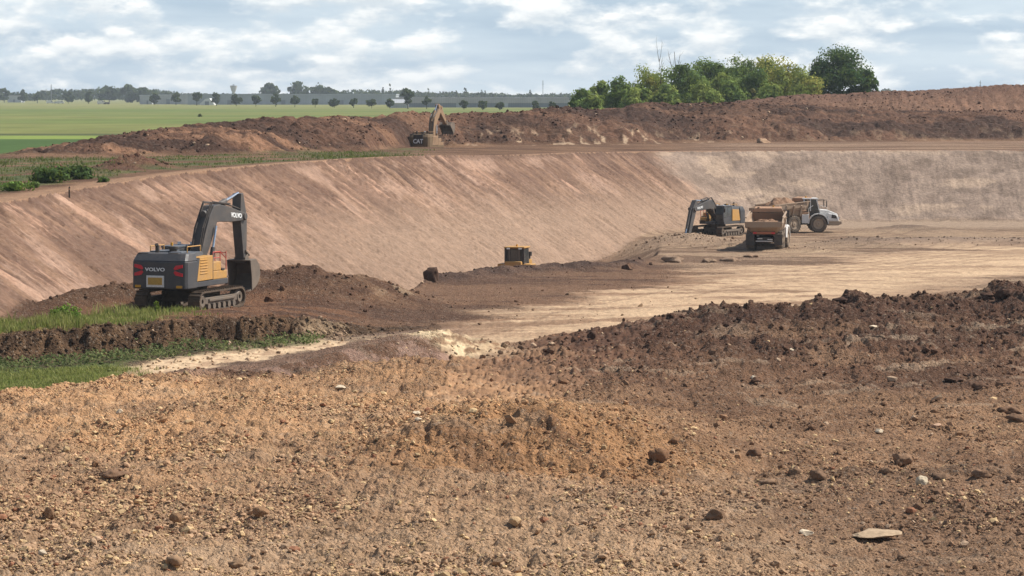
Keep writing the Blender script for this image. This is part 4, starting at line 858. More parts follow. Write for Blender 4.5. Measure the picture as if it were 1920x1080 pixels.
for a in [
    (224, 776, 13, 12, PALE, 'pointed cream stone alone on the orange rubble below the grass strip'),
    (639, 731, 22, 11, PALE, 'smooth cream stone near the top of the orange rubble, below the pinkish bank'),
    (781, 778, 17, 9, PALE, 'small cream stone with a second pale stone just below it'),
    (784, 789, 15, 8, PALE, 'small flat cream stone directly below another pale stone'),
    (355, 795, 22, 11, OCH, 'ochre stone beside a twin in the middle of the orange rubble'),
    (1642, 1005, 100, 15, (190, 164, 133), 'long low pale limestone slab bedded in the grey brown soil'),
    (1512, 1003, 28, 11, PALE, 'small white limestone chip beside the long pale slab'),
    (1728, 910, 24, 22, (214, 196, 166), 'upright pale block leaning among the grey clods'),
    (1648, 812, 17, 9, PALE, 'small white stone on the dark soil next to a pink slab'),
    (1756, 801, 22, 10, (206, 168, 138), 'flat pinkish stone on the dark soil slope'),
    (1414, 712, 12, 9, PALE, 'tiny bright stone high on the dark brown slope'),
    (1483, 658, 12, 6, PALE, 'white chip just under the dark crest'),
    (1637, 616, 16, 5, PALE, 'flat white stone near the top of the dark heap'),
    (966, 990, 26, 20, OCH, 'yellowish wedge shaped stone in the lower rubble'),
    (1008, 1003, 12, 14, (190, 150, 112), 'small upright tan stone to the side of the yellowish wedge'),
    (92, 975, 20, 30, (142, 110, 82), 'tall narrow brown stone standing in the rubble'),
    (330, 985, 26, 26, (150, 116, 86), 'rounded tan cobble half buried in the rubble'),
    (488, 970, 34, 24, (150, 116, 86), 'broad rounded tan boulder in the lower rubble'),
    (80, 1043, 18, 12, PALE, 'yellowish white pebble near the bottom of the rubble'),
    (177, 876, 16, 14, (150, 112, 80), 'brown stone just above the long dark clod')]: rock(*a)
for a in [
    (212, 893, 66, 18, DRK, 'long dark brown clod lying on the orange rubble'),
    (1236, 864, 44, 38, (96, 70, 54), 'rounded dark boulder of earth beside white chips'),
    (1262, 832, 26, 18, (96, 70, 54), 'smaller dark clod just above the rounded boulder of earth'),
    (1340, 971, 42, 30, (108, 84, 66), 'low rounded brown lump alone on the grey soil'),
    (1415, 853, 34, 22, (98, 72, 56), 'dark double lump at the end of the orange scarp'),
    (1690, 872, 44, 34, (118, 94, 76), 'tallest grey brown lump on the row of clods'),
    (1535, 897, 36, 32, (122, 97, 77), 'rounded lump in the middle of the row of grey clods'),
    (1490, 890, 28, 26, (122, 97, 77), 'smaller lump beside the middle of the row of grey clods'),
    (1440, 908, 44, 18, (122, 97, 77), 'low lump where the row of grey clods begins'),
    (1660, 888, 26, 22, (122, 97, 77), 'lump at the foot of the tallest grey clod'),
    (1768, 899, 50, 26, (120, 95, 75), 'wide flat lump behind the upright pale block'),
    (1838, 896, 44, 26, (116, 90, 72), 'broad clod near the end of the row of grey clods'),
    (1898, 904, 34, 28, (112, 88, 70), 'last clod in the row of grey clods'),
    (1692, 1050, 20, 18, (96, 74, 58), 'small dark lump near the bottom of the grey soil'),
    (1838, 728, 34, 22, (78, 58, 48), 'dark clod at the end of a dark streak on the brown slope'),
    (1790, 716, 40, 14, (78, 58, 48), 'flat dark clod within the dark streak on the brown slope'),
    (1418, 716, 22, 16, (84, 62, 50), 'small dark clod under the tiny bright stone'),
    (1890, 776, 60, 24, (76, 57, 47), 'large dark clod at the edge of the brown slope'),
    (1908, 789, 46, 22, (76, 57, 47), 'dark clod tucked under the largest one on the brown slope'),
    (1885, 560, 44, 26, (82, 61, 50), 'biggest dark clod on the crest above the haul road'),
    (1852, 560, 36, 20, (82, 61, 50), 'dark clod on the crest beside the biggest one'),
    (1580, 568, 40, 15, (80, 60, 50), 'flat dark clod on the middle of the crest'),
    (1108, 634, 22, 22, (84, 63, 52), 'pointed dark clod at the lower end of the crest'),
    (1030, 660, 26, 15, (84, 63, 52), 'dark clod where the crest meets the pale bank'),
    (810, 526, 34, 40, (74, 55, 44), 'pointed dark pile standing on the bench edge beside the bulldozer'),
    (1178, 505, 26, 22, (84, 62, 50), 'dark clod at the end of the bank hiding the bulldozer'),
    (440, 1063, 40, 26, (110, 84, 62), 'brown lump near the bottom of the rubble'),
    (325, 1060, 40, 26, (112, 86, 64), 'dusty brown lump low in the rubble beside a similar one')]: rock(*a, cat='clod', clod=True, sink=.36)
for a in [(1370, 490, 44, 20, (150, 126, 104), 'pale broken block of ground in front of the dump truck'), (1260, 492, 46, 26, (150, 128, 108), 'grey block of ground under the digging bucket'),
          (1330, 492, 30, 16, (160, 136, 112), 'small pale block between the bucket and the truck'), (1405, 482, 34, 12, (150, 124, 102), 'flat pale slab just behind the dump truck wheels'),
          (1430, 268, 30, 16, (172, 142, 114), 'pale triangular stone at the foot of the spoil heap'), (860, 214, 8, 6, (150, 120, 96), 'small stone on the spoil heap by the raised bucket')]: rock(*a, clod=True, sink=.4, name='rock')

# ------------------------------------------------------------------ leaves and trees
def leaf_quads(Cn, size, N=None, up=0.):
    n = len(Cn); a = rng.normal(size=(n, 3)); a /= np.linalg.norm(a, axis=1)[:, None]
    if N is not None: a = a*.55+N; a /= np.linalg.norm(a, axis=1)[:, None]
    r = rng.normal(size=(n, 3)); t = np.cross(a, r); t /= np.linalg.norm(t, axis=1)[:, None]; b = np.cross(a, t)
    s = (size*rng.uniform(.6, 1.3, n))[:, None]
    V = np.stack([Cn-t*s, Cn-b*s*.6, Cn+t*s, Cn+b*s*.6], 1).reshape(-1, 3); return V, np.arange(n*4).reshape(n, 4)
def crown(hgt, wid, base, n, leaf, col, seed, nb=26, shape='round', gap=.0, col2=None, droop=0):
    rr = np.random.default_rng(seed); cz = (hgt+base)/2; rz = (hgt-base)/2; rx = wid/2; Cn = []; Cc = []; Nn = []
    for i in range(nb):
        while True:
            p = rr.uniform(-1, 1, 3)
            if .25 < np.linalg.norm(p) < 1: break
        zz = p[2]; k = 1.0
        if shape == 'cone': k = max(.12, .62-.55*zz)
        elif shape == 'column': k = .85*math.sqrt(max(.05, 1-abs(zz)**3))
        elif shape == 'dome': k = math.sqrt(max(.1, 1-max(0, zz)**2))
        c = np.array([p[0]*rx*.80*k, p[1]*rx*.80*k, cz+zz*rz*.86]); br = rx*rr.uniform(.18, .46)*(1 if shape in ('round', 'dome') else .7)
        m = max(6, int(n/nb*rr.uniform(.6, 1.4))); d = rr.normal(size=(m, 3)); d /= np.linalg.norm(d, axis=1)[:, None]; q = c+d*(br*rr.uniform(.3, 1.25, m))[:, None]*np.array([1, 1, .8 if shape != 'column' else 1.6])
        if droop: q[:, 2] -= droop*np.clip(np.hypot(q[:, 0], q[:, 1])/rx-.5, 0, 1)
        tone = rr.uniform(.72, 1.22); cc = np.array(col) if col2 is None or rr.random() < .6 else np.array(col2)
        Cn.append(q); Nn.append(d); Cc.append(cc[None]*tone*rr.uniform(.75, 1.25, (m, 1)))
    Cn = np.concatenate(Cn); Nn = np.concatenate(Nn); Cc = np.concatenate(Cc); k = (Cn[:, 2] > base*.5) & (Cn[:, 2] < hgt*1.03); Cn, Nn, Cc = Cn[k], Nn[k], Cc[k]
    V, Fa = leaf_quads(Cn, leaf, Nn); return V, Fa, np.repeat(Cc, 4, 0)
MBARK = paint('bark', (.085, .065, .048), .95, .2, dcol=(.12, .1, .07), spec=.1)
def trunk(hgt, r, seed, limbs=7, spread=.35, top=.8, twigs=0):
    rr = random.Random(seed); b = MB(); pts = [Vector((rr.uniform(-.1, .1)*i*.4, rr.uniform(-.1, .1)*i*.4, hgt*top*i/5)) for i in range(6)]; pts[0] = Vector((0, 0, -.3))
    for i in range(5): b.cyl(pts[i], pts[i+1], r*(1-.16*i), 8, r*(1-.16*(i+1)))
    for k in range(limbs):
        p = pts[1].lerp(pts[5], rr.random()); a = rr.uniform(0, 6.28); q = p+Vector((math.cos(a)*spread*hgt, math.sin(a)*spread*hgt, hgt*rr.uniform(.12, .32))); m_ = p.lerp(q, .5)+Vector((0, 0, -.04*hgt))
        b.cyl(p, m_, r*.45, 6, r*.3); b.cyl(m_, q, r*.3, 6, r*.1)
        for j in range(twigs): e = m_.lerp(q, rr.random()); b.cyl(e, e+Vector((rr.uniform(-1, 1), rr.uniform(-1, 1), rr.uniform(.4, 1.6)))*hgt*.06, r*.14, 5, r*.04)
    return b
def px(u, D): return (u-960)*D/F
def zat(v, D): return CAMZ-(v-HOR)*D/F
def tree(u, top, wpx, D, base_f, col, label, seed, leaf=.36, n=4200, nb=30, shape='round', col2=None, group=None, cat='tree', z0=0., droop=0, name='tree'):
    hgt = zat(top, D)-z0; w = wpx*D/F; root = empty(name, (px(u, D), D, z0), 0, label=label, cat=cat, group=group)
    if 'spreading' in label:
        parts = [(crown(hgt, w*.80, hgt*.2, int(n*.72), leaf, col, seed, 44, 'round', col2=col2), (0, 0)), (crown(hgt*.86, w*.46, hgt*.30, int(n*.25), leaf, col, seed+1, 26, 'round', col2=col2), (-w*.27, -.5)),
                 (crown(hgt*.80, w*.44, hgt*.26, int(n*.27), leaf, col, seed+2, 26, 'round', col2=col2, droop=3.0), (w*.27, .3)), (crown(hgt*.5, w*.4, hgt*.05, int(n*.14), leaf, col, seed+3, 16, 'dome', col2=col2), (-w*.08, -1))]
        V = np.vstack([p_+np.array((*o_, 0)) for (p_, f_, c_), o_ in parts]); c = np.vstack([c_ for (p_, f_, c_), o_ in parts]); Fa = np.arange(len(V)).reshape(-1, 4)
    else: V, Fa, c = crown(hgt, w, hgt*base_f, n, leaf, col, seed, nb, shape, col2=col2, droop=droop)
    link('crown', np_mesh('crown', V, Fa, c, [MLEAF]), root); trunk(hgt, .018*hgt+.05, seed, 7, .13, .62).build('trunk', MBARK, root, 0, True); return root
DG = (.115, .175, .058); MGn = (.175, .235, .07); LG = (.25, .29, .08); YG = (.38, .35, .09); BG = (.055, .105, .045)
GRV = 'trees of the grove behind the spoil heap'
for i, (u, tp, w, D, bf, col, c2, lab, sh) in enumerate([
    (1092, 166, 58, 520, .05, MGn, DG, 'low green tree at the open end of the grove, nearest the warehouses', 'dome'),
    (1128, 150, 62, 535, .05, MGn, LG, 'rounded green tree second from the low end of the grove', 'dome'),
    (1163, 139, 72, 530, .05, DG, MGn, 'dark round headed tree between low bushes and a yellowish tree', 'dome'),
    (1205, 150, 60, 515, .05, MGn, LG, 'low green tree in front of the yellowish tree of the grove', 'dome'),
    (1222, 119, 84, 545, .12, LG, YG, 'yellow green tree beside the bare dead tree', 'round'),
    (1278, 114, 92, 535, .08, MGn, DG, 'green tree directly behind the bare dead branches', 'round'),
    (1318, 150, 84, 515, .04, LG, MGn, 'light green rounded bush like tree low in the middle of the grove', 'dome'),
    (1332, 105, 98, 550, .1, DG, MGn, 'dark green tree in the middle of the grove', 'round'),
    (1383, 99, 96, 545, .1, DG, MGn, 'taller dark tree with a ragged top left of the yellow green crowns', 'round'),
    (1372, 145, 66, 520, .05, MGn, DG, 'low dark green tree below the ragged topped tree', 'dome'),
    (1440, 96, 90, 548, .1, MGn, YG, 'tall thin topped green tree just before the yellow green crowns', 'round'),
    (1474, 102, 100, 535, .06, YG, LG, 'yellow green feathery tree beside the big dark tree', 'round'),
    (1512, 122, 74, 525, .04, YG, LG, 'lower yellow green tree touching the big dark tree', 'dome'),
    (1110, 172, 50, 512, .03, LG, MGn, 'lowest light green tree edging the open end of the grove', 'dome'), (1250, 155, 70, 513, .03, MGn, LG, 'low green tree below the bare dead tree', 'dome'), (1300, 128, 70, 540, .05, MGn, LG, 'mid green tree filling the gap past the bare dead tree', 'round'), (1355, 128, 74, 530, .05, LG, MGn, 'light green tree before the two dark middle trees', 'round'), (1415, 118, 66, 530, .05, DG, MGn, 'dark green tree behind the pale weeping shrub', 'round'), (1500, 158, 66, 512, .03, LG, MGn, 'low light green tree under the yellow green crowns', 'dome'), (1185, 160, 50, 510, .03, LG, MGn, 'low light tree before the dark round headed tree', 'dome'),
    (1445, 152, 70, 515, .04, MGn, LG, 'green undergrowth tree in front of the yellow green crowns', 'dome'),
    (1574, 82, 142, 540, .16, BG, DG, 'big dark spreading tree standing tallest at the end of the grove', 'round')]):
    big = 'spreading' in lab
    tree(u, tp, w, D, bf, col, lab, 300+i, .25, 16000 if big else 8500, 80 if big else 56, sh, c2, GRV, droop=2.2 if big else 0)
tree(1411, 164, 30, 505, .05, (.24, .23, .09), 'small pale yellow weeping shrub at the foot of the grove', 340, .3, 1500, 16, 'dome', (.16, .17, .06), None, 'shrub', droop=1.2, name='shrub')
tree(1632, 118, 34, 538, .45, BG, 'slender dark drooping crown hanging at the outer side of the big dark tree', 341, .3, 1100, 14, 'round', DG, GRV, droop=2.)
dt = empty('dead_tree', (px(1266, 540), 540, 0), 0, label='bare dead tree with grey branches rising above the grove', cat='tree')
trunk(zat(92, 540)/.98, .2, 11, 12, .075, .95, 4).build('trunk', MBARK, dt, 0, True)
for k, (u, t) in enumerate([(1238, 108), (1408, 104)]):
    d2 = empty('dead_tree', (px(u, 541), 541, 0), 0, label=['short bare branch tree poking out above the yellowish tree', 'thin bare tree poking out of the middle of the grove'][k], cat='tree'); trunk(zat(t, 541), .12, 21+k, 8, .05, .97, 3).build('trunk', MBARK, d2, 0, True)

def far_tree(name, u, top, wpx, D, label, seed, col, shape='round', n=260, leaf=.9, group=None, bf=.18, col2=None):
    hgt = zat(top, D); w = wpx*D/F; V, Fa, c = crown(hgt, w, hgt*bf, n, leaf*D/2000, col, seed, 14, shape, col2=col2)
    tb = trunk(hgt, .03*hgt, seed, 3, .2, .7); me = bpy.data.meshes.new('t'); Vt = np.array([p[:] for p in tb.v]); ct = np.tile((.05, .04, .03), (len(Vt), 1))
    quads = [list(f) for f in tb.f if len(f) == 4]; Fq = np.array(quads)
    o = link(name, np_mesh(name, np.vstack([V, Vt]), np.vstack([Fa, Fq+len(V)]), np.vstack([c, ct]), [MLEAF])); o.location = (px(u, D), D, 0); return tag(o, label, 'tree', group)
ordn = ['first', 'second', 'third', 'fourth', 'fifth', 'sixth', 'seventh', 'eighth', 'ninth', 'tenth', 'eleventh', 'twelfth']
RD = [(8, 166, 26), (43, 168, 22), (70, 172, 18), (128, 172, 22), (166, 172, 16), (290, 175, 22), (330, 173, 22), (369, 168, 21), (406, 173, 20), (443, 176, 24), (480, 177, 20), (517, 175, 22), (553, 178, 20), (591, 184, 12), (627, 186, 20), (663, 184, 16), (697, 186, 22), (731, 184, 16), (765, 164, 26), (800, 180, 18), (870, 188, 18), (905, 188, 20), (937, 189, 18), (1003, 190, 16), (1035, 190, 16)]
RL_ = ['round roadside tree at the very edge of the view beyond the green field', 'round roadside tree next to the one at the edge of the view', 'low roadside tree between a round tree and the white vans', 'roadside tree just past the first white vans', 'small roadside tree beside the parked white vans and the wood',
       'roadside tree in front of the square end of the low building', 'roadside tree before the middle of the low pale building', 'tallest round roadside tree, beside the pale tent roof', 'roadside tree on the other side of the pale tent roof', 'roadside tree directly in front of the water tower',
       'roadside tree just past the water tower', 'roadside tree below the lone wooded knoll', 'roadside tree below the start of the long wooded knoll', 'thin roadside tree below the pair of poplars', 'broad low roadside tree before the middle of the long warehouse', 'narrow dark roadside tree before the long warehouse', 'broad low roadside tree under the tall pair of poplars', 'narrow roadside tree beside the small white roof',
       'tallest tree at the end of the long warehouse', 'tree directly behind the raised boom of the tan excavator', 'low tree just past the raised boom at the start of the far building', 'low dark tree in front of the pinkish roofed building', 'low dark tree before the middle of the pinkish roofed building', 'small tree by the thin mast at the far building', 'last small tree before the grove']
def road_D(u): return 1/np.interp(u, [0, 1040], [1/2850., 1/1230.])
for i, (u, t, w) in enumerate(RD): far_tree('roadside_tree', u, t, w, float(road_D(u)), RL_[i], 400+i, (.036, .055, .028), 'round', 420, 1.05, 'trees along the far road')
for i, (u, t, w, lab) in enumerate([(507, 157, 40, 'rounded wooded clump alone on the skyline past the water tower'), (560, 154, 52, 'broad tree starting the long wooded knoll on the skyline'), (592, 156, 46, 'broad tree in the middle of the long wooded knoll'), (618, 162, 34, 'lower tree ending the long wooded knoll'),
                                  (205, 162, 48, 'broad dark tree on the skyline above the parked cars'), (240, 159, 34, 'highest dark tree of the wood on the skyline'), (274, 165, 56, 'broad tree where the wood slopes down to the low building'), (757, 166, 34, 'round tree on the skyline between two poplar pairs')]):
    far_tree('broad_tree', u, t, w, 2800, lab, 450+i, (.045, .068, .032), 'dome', 1000, 1.3, 'broad trees on the skyline', .05)
for i, (u, t, w, lab) in enumerate([(494, 160, 4, 'thin poplar at the edge of the lone wooded clump'), (505, 154, 5, 'poplar rising from the top of the lone wooded clump'), (597, 152, 6, 'taller of two poplars on the long wooded knoll'), (604, 154, 5, 'shorter of two poplars on the long wooded knoll'), (718, 160, 6, 'shorter of the two cypress like trees above the warehouse'), (731, 155, 8, 'taller of the two cypress like trees above the warehouse'),
                                  (803, 165, 11, 'conical tree just behind the raised boom of the tan excavator'), (855, 169, 7, 'small conical tree beside the biggest cypress'), (872, 160, 11, 'biggest dark cypress on the skyline past the tan excavator'), (896, 168, 5, 'first of three slim poplars past the biggest cypress'), (903, 165, 6, 'middle of three slim poplars past the biggest cypress'), (909, 166, 6, 'last of three slim poplars past the biggest cypress'), (924, 173, 7, 'low conical tree after the three slim poplars'), (994, 166, 8, 'lone conical tree near the thin mast')]):
    far_tree('poplar', u, t, w, 3000, lab, 470+i, (.022, .034, .026), 'column', 160, .55, 'poplars on the skyline', .03)
def woodland():
    prof = [(-140, 172), (20, 174), (60, 177), (80, 171), (100, 168), (165, 168), (185, 166), (262, 166), (300, 170), (345, 176), (480, 178), (620, 173), (650, 171), (690, 169), (720, 172), (750, 170), (790, 173), (850, 174), (900, 175), (960, 177), (1060, 177), (1110, 178), (1600, 176), (1640, 173), (1660, 168), (1680, 170), (1700, 176), (1990, 177)]
    Cn = []; Cc = []; rr = np.random.default_rng(77)
    for u in np.arange(-140, 1995, 5.0):
        if 1110 < u < 1600: continue
        for k in range(2):
            D = 3150+k*250+rr.uniform(-80, 80); tp = np.interp(u, *np.array(prof).T)+rr.uniform(-2.5, 3.0); hg = zat(tp, D); w = rr.uniform(10, 22)*D/F
            m = 46; d = rr.normal(size=(m, 3)); d /= np.linalg.norm(d, axis=1)[:, None]; p = d*rr.uniform(.5, 1, (m, 1))**.4*np.array([w/2, w/2, hg*.42])+np.array([px(u, D), D, hg*.58])
            Cn.append(p); Cc.append(np.array((.024, .040, .034))*rr.uniform(.6, 1.3)*rr.uniform(.8, 1.2, (m, 1)))
    Cn = np.concatenate(Cn); Cc = np.concatenate(Cc); Cn[:, 2] = np.maximum(Cn[:, 2], .5); V, Fa = leaf_quads(Cn, 1.7)
    tag(link('woodland', np_mesh('woodland', V, Fa, np.repeat(Cc, 4, 0), [MLEAF])), 'far blue green band of woodland along the skyline', 'wood', kind='stuff')
woodland()
fb = far_tree('bush', 374, 213, 13, 890, 'small dark bush standing alone in the green field', 495, (.03, .042, .022), 'dome', 260, .32, None, .02)
fb['category'] = 'bush'

# ------------------------------------------------------------------ buildings on the skyline
def facade(name, col, rough=.6, sx=.25):
    m, nt, out = nodes(name); L = nt.links; geo = nd(nt, 'ShaderNodeTexCoord'); w = nd(nt, 'ShaderNodeTexWave', wave_type='BANDS', bands_direction='X'); w.inputs['Scale'].default_value = sx; L.new(geo.outputs['Object'], w.inputs[0])
    a = noise(nt, geo.outputs['Object'], .12, 4, .6)
    c = mixc(nt, 1., (*col, 1), ramp(nt, w.outputs[1], 0, .12, .82, 1.), 'MULTIPLY'); c = mixc(nt, 1., c, ramp(nt, a, .3, .7, .85, 1.12), 'MULTIPLY')
    b = nd(nt, 'ShaderNodeBsdfPrincipled'); b.inputs['Roughness'].default_value = rough; L.new(c, b.inputs['Base Color']); L.new(b.outputs[0], out.inputs[0]); return m
MWH = facade('metal_cladding', (.31, .335, .365)); MWL = facade('pale_cladding', (.40, .41, .42)); MROOF = facade('roof_sheet', (.42, .39, .39)); MDARK = facade('dark_cladding', (.20, .215, .24)); MWHT = facade('white_cladding', (.62, .62, .60)); MCONC = paint('concrete', (.42, .40, .37), .9, .2, dcol=(.25, .24, .22))
def hall(u0, u1, top, D, depth, wall, roof, label, doors=(), name='warehouse', fascia=.9, cat='warehouse'):
    x0, x1 = px(u0, D), px(u1, D); h = zat(top, D); root = empty(name, ((x0+x1)/2, D, 0), 0, label=label, cat=cat); w = (x1-x0)/2
    MB().box(-w, w, 0, depth, -.3, h-fascia).build('wall', wall, root, 0)
    r = MB().box(-w-.4, w+.4, -.4, depth+.4, h-fascia, h-.12); r.box(-w, w, 0, depth, h-.12, h); r.build('roof', roof, root, 0)
    for a, b_, z1, mt in doors:
        MB().box(w*a, w*b_, -.12, .05, 0, z1).build('door', mt, root, 0)
    return root
hall(352, 742, 176, 2150, 60, MWH, MWH, 'long low grey warehouse behind the row of roadside trees', [(-.62, -.58, 3.4, MDARK), (-.1, -.06, 3.4, MDARK), (.46, .5, 3.4, MDARK)])
hall(742, 1066, 182.5, 1620, 50, MDARK, MROOF, 'dark grey warehouse with a pinkish grey roof before the grove', [(-.3, -.2, 3, MWL), (.2, .3, 3, MWL)], fascia=3.2)
hall(285, 352, 177, 2250, 30, MWL, MWL, 'low pale grey building at the end of the long warehouse', [(-.2, 0, 4, MDARK)])
hall(262, 285, 178, 2240, 25, MWL, MWL, 'small square building joined to the low pale building', [(.1, .4, 3, MDARK)], cat='building', name='building')
hall(14, 40, 179, 2900, 20, MWL, MROOF, 'small grey building between roadside trees beyond the green field', [(-.2, .1, 3, MDARK)], cat='building', name='building')
tn = empty('tent', (px(388, 2060), 2060, 0), 0, label='pale tent roof between two roadside trees by the warehouse', cat='tent'); a_ = 13*2060/F
MB().prism([(-a_, 0), (-a_, 1.0), (-a_*.2, zat(185, 2060)), (a_*.35, zat(184.5, 2060)), (a_, 1.0), (a_, 0)], 'y', 0, 16).build('canopy', MWHT, tn, 0)
MB().prism([(-1.5, 0), (-1.5, 2.6), (1.5, 2.6), (1.5, 0)], 'y', -.1, .05).build('door', MDARK, tn, 0)
sr = empty('house', (px(748, 1560), 1560, 0), 0, label='small white roofed house at the end of the long warehouse', cat='house')
MB().box(-5, 5, 0, 8, 0, 2.6).build('wall', MWL, sr, 0); MB().prism([(-.6, 2.6), (4, zat(186, 1560)), (8.6, 2.6)], 'x', -5.4, 5.4).build('roof', MWL, sr, 0)
wt = empty('water_tower', (px(438, 4000), 4000, 0), 0, label='pale chalice shaped water tower on the skyline', cat='water tower'); Ht = zat(159, 4000)
def solid(prof, n=28):
    b = MB(); k = len(prof)
    vs = [(r*math.cos(2*math.pi*i/n), r*math.sin(2*math.pi*i/n), z) for i in range(n) for r, z in prof]; fs = [(i*k+j, ((i+1) % n)*k+j, ((i+1) % n)*k+j+1, i*k+j+1) for i in range(n) for j in range(k-1)]
    fs += [[i*k for i in range(n)][::-1], [i*k+k-1 for i in range(n)]]; return b.add(vs, fs)
solid([(3.0, -.5), (1.9, Ht*.30), (1.8, Ht*.5)]).build('stem', MCONC, wt, 0, True); solid([(1.8, Ht*.5), (3.4, Ht*.66), (4.9, Ht*.9), (5.0, Ht*.94)]).build('tank', MCONC, wt, 0, True)
solid([(5.0, Ht*.94), (4.2, Ht*.95), (1.4, Ht*.97), (1.2, Ht*1.02)]).build('cap', MDARK, wt, 0, True)
MMAST = paint('mast_steel', (.20, .21, .23), .6, .1)
for u, t, D, w, lab in [(1018, 150, 3000, .28, 'thin radio mast beyond the pinkish roofed warehouse'), (96, 158, 3000, .3, 'thin mast above the blue wood beyond the green field'), (1838, 151, 900, .11, 'thin dark pole sticking up behind the high spoil heap')]:
    r = empty('radio_mast', (px(u, D), D, 0), 0, label=lab, cat='mast'); h = zat(t, D); MB().cyl((0, 0, 0), (0, 0, h), w*1.3, 8, w*.7).build('pole', MMAST, r, 0, True)
    b = MB()
    for k in range(4): b.box(-w*3, w*3, -w*.5, w*.5, h*(.72+.07*k), h*(.72+.07*k)+w)
    b.build('antenna', MMAST, r, 0)
def van(u, D, ln, ht, label, rz, colr):
    r = empty('parked_van', (px(u, D), D, 0), rz, label=label, cat='van', group='vehicles parked beyond the field'); 
    b = MB(); b.prism([(-ln/2, .35), (-ln/2, ht), (ln*.22, ht), (ln*.36, ht*.62), (ln/2, ht*.5), (ln/2, .35)], 'y', -.95, .95); b.build('body', colr, r, .05)
    MB().prism([(ln*.12, ht*.6), (ln*.12, ht*.92), (ln*.24, ht*.92), (ln*.34, ht*.6)], 'y', -.97, .97).build('window', MG['glass'], r, 0)
    for x in (-ln*.3, ln*.3):
        for y in (-.85, .85): MB().cyl((x, y-.1, .36), (x, y+.1, .36), .36, 14).build('wheel', MG['rubber'], r, 0, True)
for u, ln, ht, lab, rz, cl in [(94, 6.2, 2.7, 'white van parked first in the row beyond the field', .2, MG['white']), (106, 4.6, 1.9, 'white car sized van between two white vans beyond the field', 3.0, MG['white']), (114, 5.6, 2.5, 'white van at the far end of the row of vehicles beyond the field', .1, MG['white']), (190, 6.4, 2.7, 'white van parked by the wood apart from the others', .1, MG['white']), (200, 4.6, 1.7, 'dark van parked beside the lone white van by the wood', 2.9, MG['black'])]:
    van(u, float(road_D(u))-60, ln, ht, lab, rz, cl)

# ------------------------------------------------------------------ grass and weeds
def blades(name, X, Y, hgt, wid, col, per, lean, label, cat='grass', spread=.12):
    n = len(X); Z = H(X, Y); X = np.repeat(X, per); Y = np.repeat(Y, per); Z = np.repeat(Z, per); hgt = np.repeat(hgt, per)*rng.uniform(.5, 1.15, n*per); col = np.repeat(col, per, 0)*rng.uniform(.7, 1.25, (n*per, 1))
    a = rng.uniform(0, 6.28, n*per); X = X+rng.normal(0, spread, n*per); Y = Y+rng.normal(0, spread, n*per); l = rng.normal(0, lean, (n*per, 2))*hgt[:, None]
    w = wid*rng.uniform(.6, 1.3, n*per); dx, dy = np.cos(a)*w, np.sin(a)*w; B0 = np.stack([X, Y, Z-.05], -1); Wd = np.stack([dx, dy, 0*dx], -1)
    Md = B0+np.stack([l[:, 0]*.35, l[:, 1]*.35, hgt*.6], -1); Tp = B0+np.stack([l[:, 0], l[:, 1], hgt], -1)
    V = np.stack([B0-Wd, B0+Wd, Md+Wd*.8, Tp, Md-Wd*.8], 1).reshape(-1, 3); i = np.arange(n*per)[:, None]*5
    tri = np.hstack([i+4, i+2, i+3]); V3 = V; Fa = np.concatenate([np.hstack([i, i+1, i+2]), np.hstack([i, i+2, i+4]), tri])
    return tag(link(name, np_mesh(name, V3, Fa, np.repeat(col, 5, 0), [MGRASS])), label, cat, kind='stuff')
def leafy(name, X, Y, hgt, leaf, col, per, label, cat='weeds'):
    n = len(X); Z = np.repeat(H(X, Y), per); h = np.repeat(hgt, per); P = np.stack([np.repeat(X, per)+rng.normal(0, .16, n*per), np.repeat(Y, per)+rng.normal(0, .16, n*per), Z+h*rng.uniform(.05, 1, n*per)], -1)
    V, Fa = leaf_quads(P, leaf, np.tile((0, -.3, .7), (n*per, 1))); return tag(link(name, np_mesh(name, V, Fa, np.repeat(np.repeat(col, per, 0)*rng.uniform(.65, 1.3, (n*per, 1)), 4, 0), [MLEAF])), label, cat, kind='stuff')
def pick(x0, x1, y0, y1, n, key, pw=1.):
    x = rng.uniform(x0, x1, n); y = rng.uniform(y0, y1, n); z, m = H(x, y, True); soil(x, y, z, m); k = rng.uniform(0, 1, n) < np.clip(m[key], 0, 1)*pw; return x[k], y[k]
def tint(n, a, b): t = rng.uniform(0, 1, (n, 1)); return np.array(a)*(1-t)+np.array(b)*t
x, y = pick(-27, -9, 128, 150, 5200, 'tall'); k = fbm(x*.5, y*.5, 301, 3) > .40; x, y = x[k], y[k]
blades('tall_grass', x, y, .28+.5*S(.45, .7, fbm(x*.35, y*.3, 303, 3))*(1-S(-21, -15, x)), .022, tint(len(x), (.16, .21, .055), (.34, .30, .13)), 7, .25, 'tall tufted grass and seeding weeds along the top of the dark bank')
x, y = pick(-27, -8, 118, 148, 5200, 'weed'); k = fbm(x*.8, y*.5, 313, 3) > .38; x, y = x[k], y[k]; leafy('weeds', x, y, np.clip(.1+.55*fbm(x*.6, y*.5, 311, 3), .1, .6), .075, tint(len(x), (.085, .115, .045), (.17, .18, .075)), 9, 'low green weeds covering the foot of the dark bank')
x, y = pick(-26, -12, 108, 126, 7000, 'grass'); blades('grass', x, y, .10+.28*fbm(x*.7, y*.5, 309, 3), .018, tint(len(x), (.17, .20, .06), (.32, .30, .12)), 6, .45, 'strip of fresh green grass between the rubble and the bank')
x, y = pick(-66, -8, 195, 320, 7000, 'rimgrass', .6); blades('field_grass', x, y, .12+.3*fbm(x*.2, y*.1, 305, 3), .04, tint(len(x), (.075, .105, .035), (.15, .14, .065)), 5, .3, 'rough grass strip between the pit edge and the spoil heap', spread=.4)
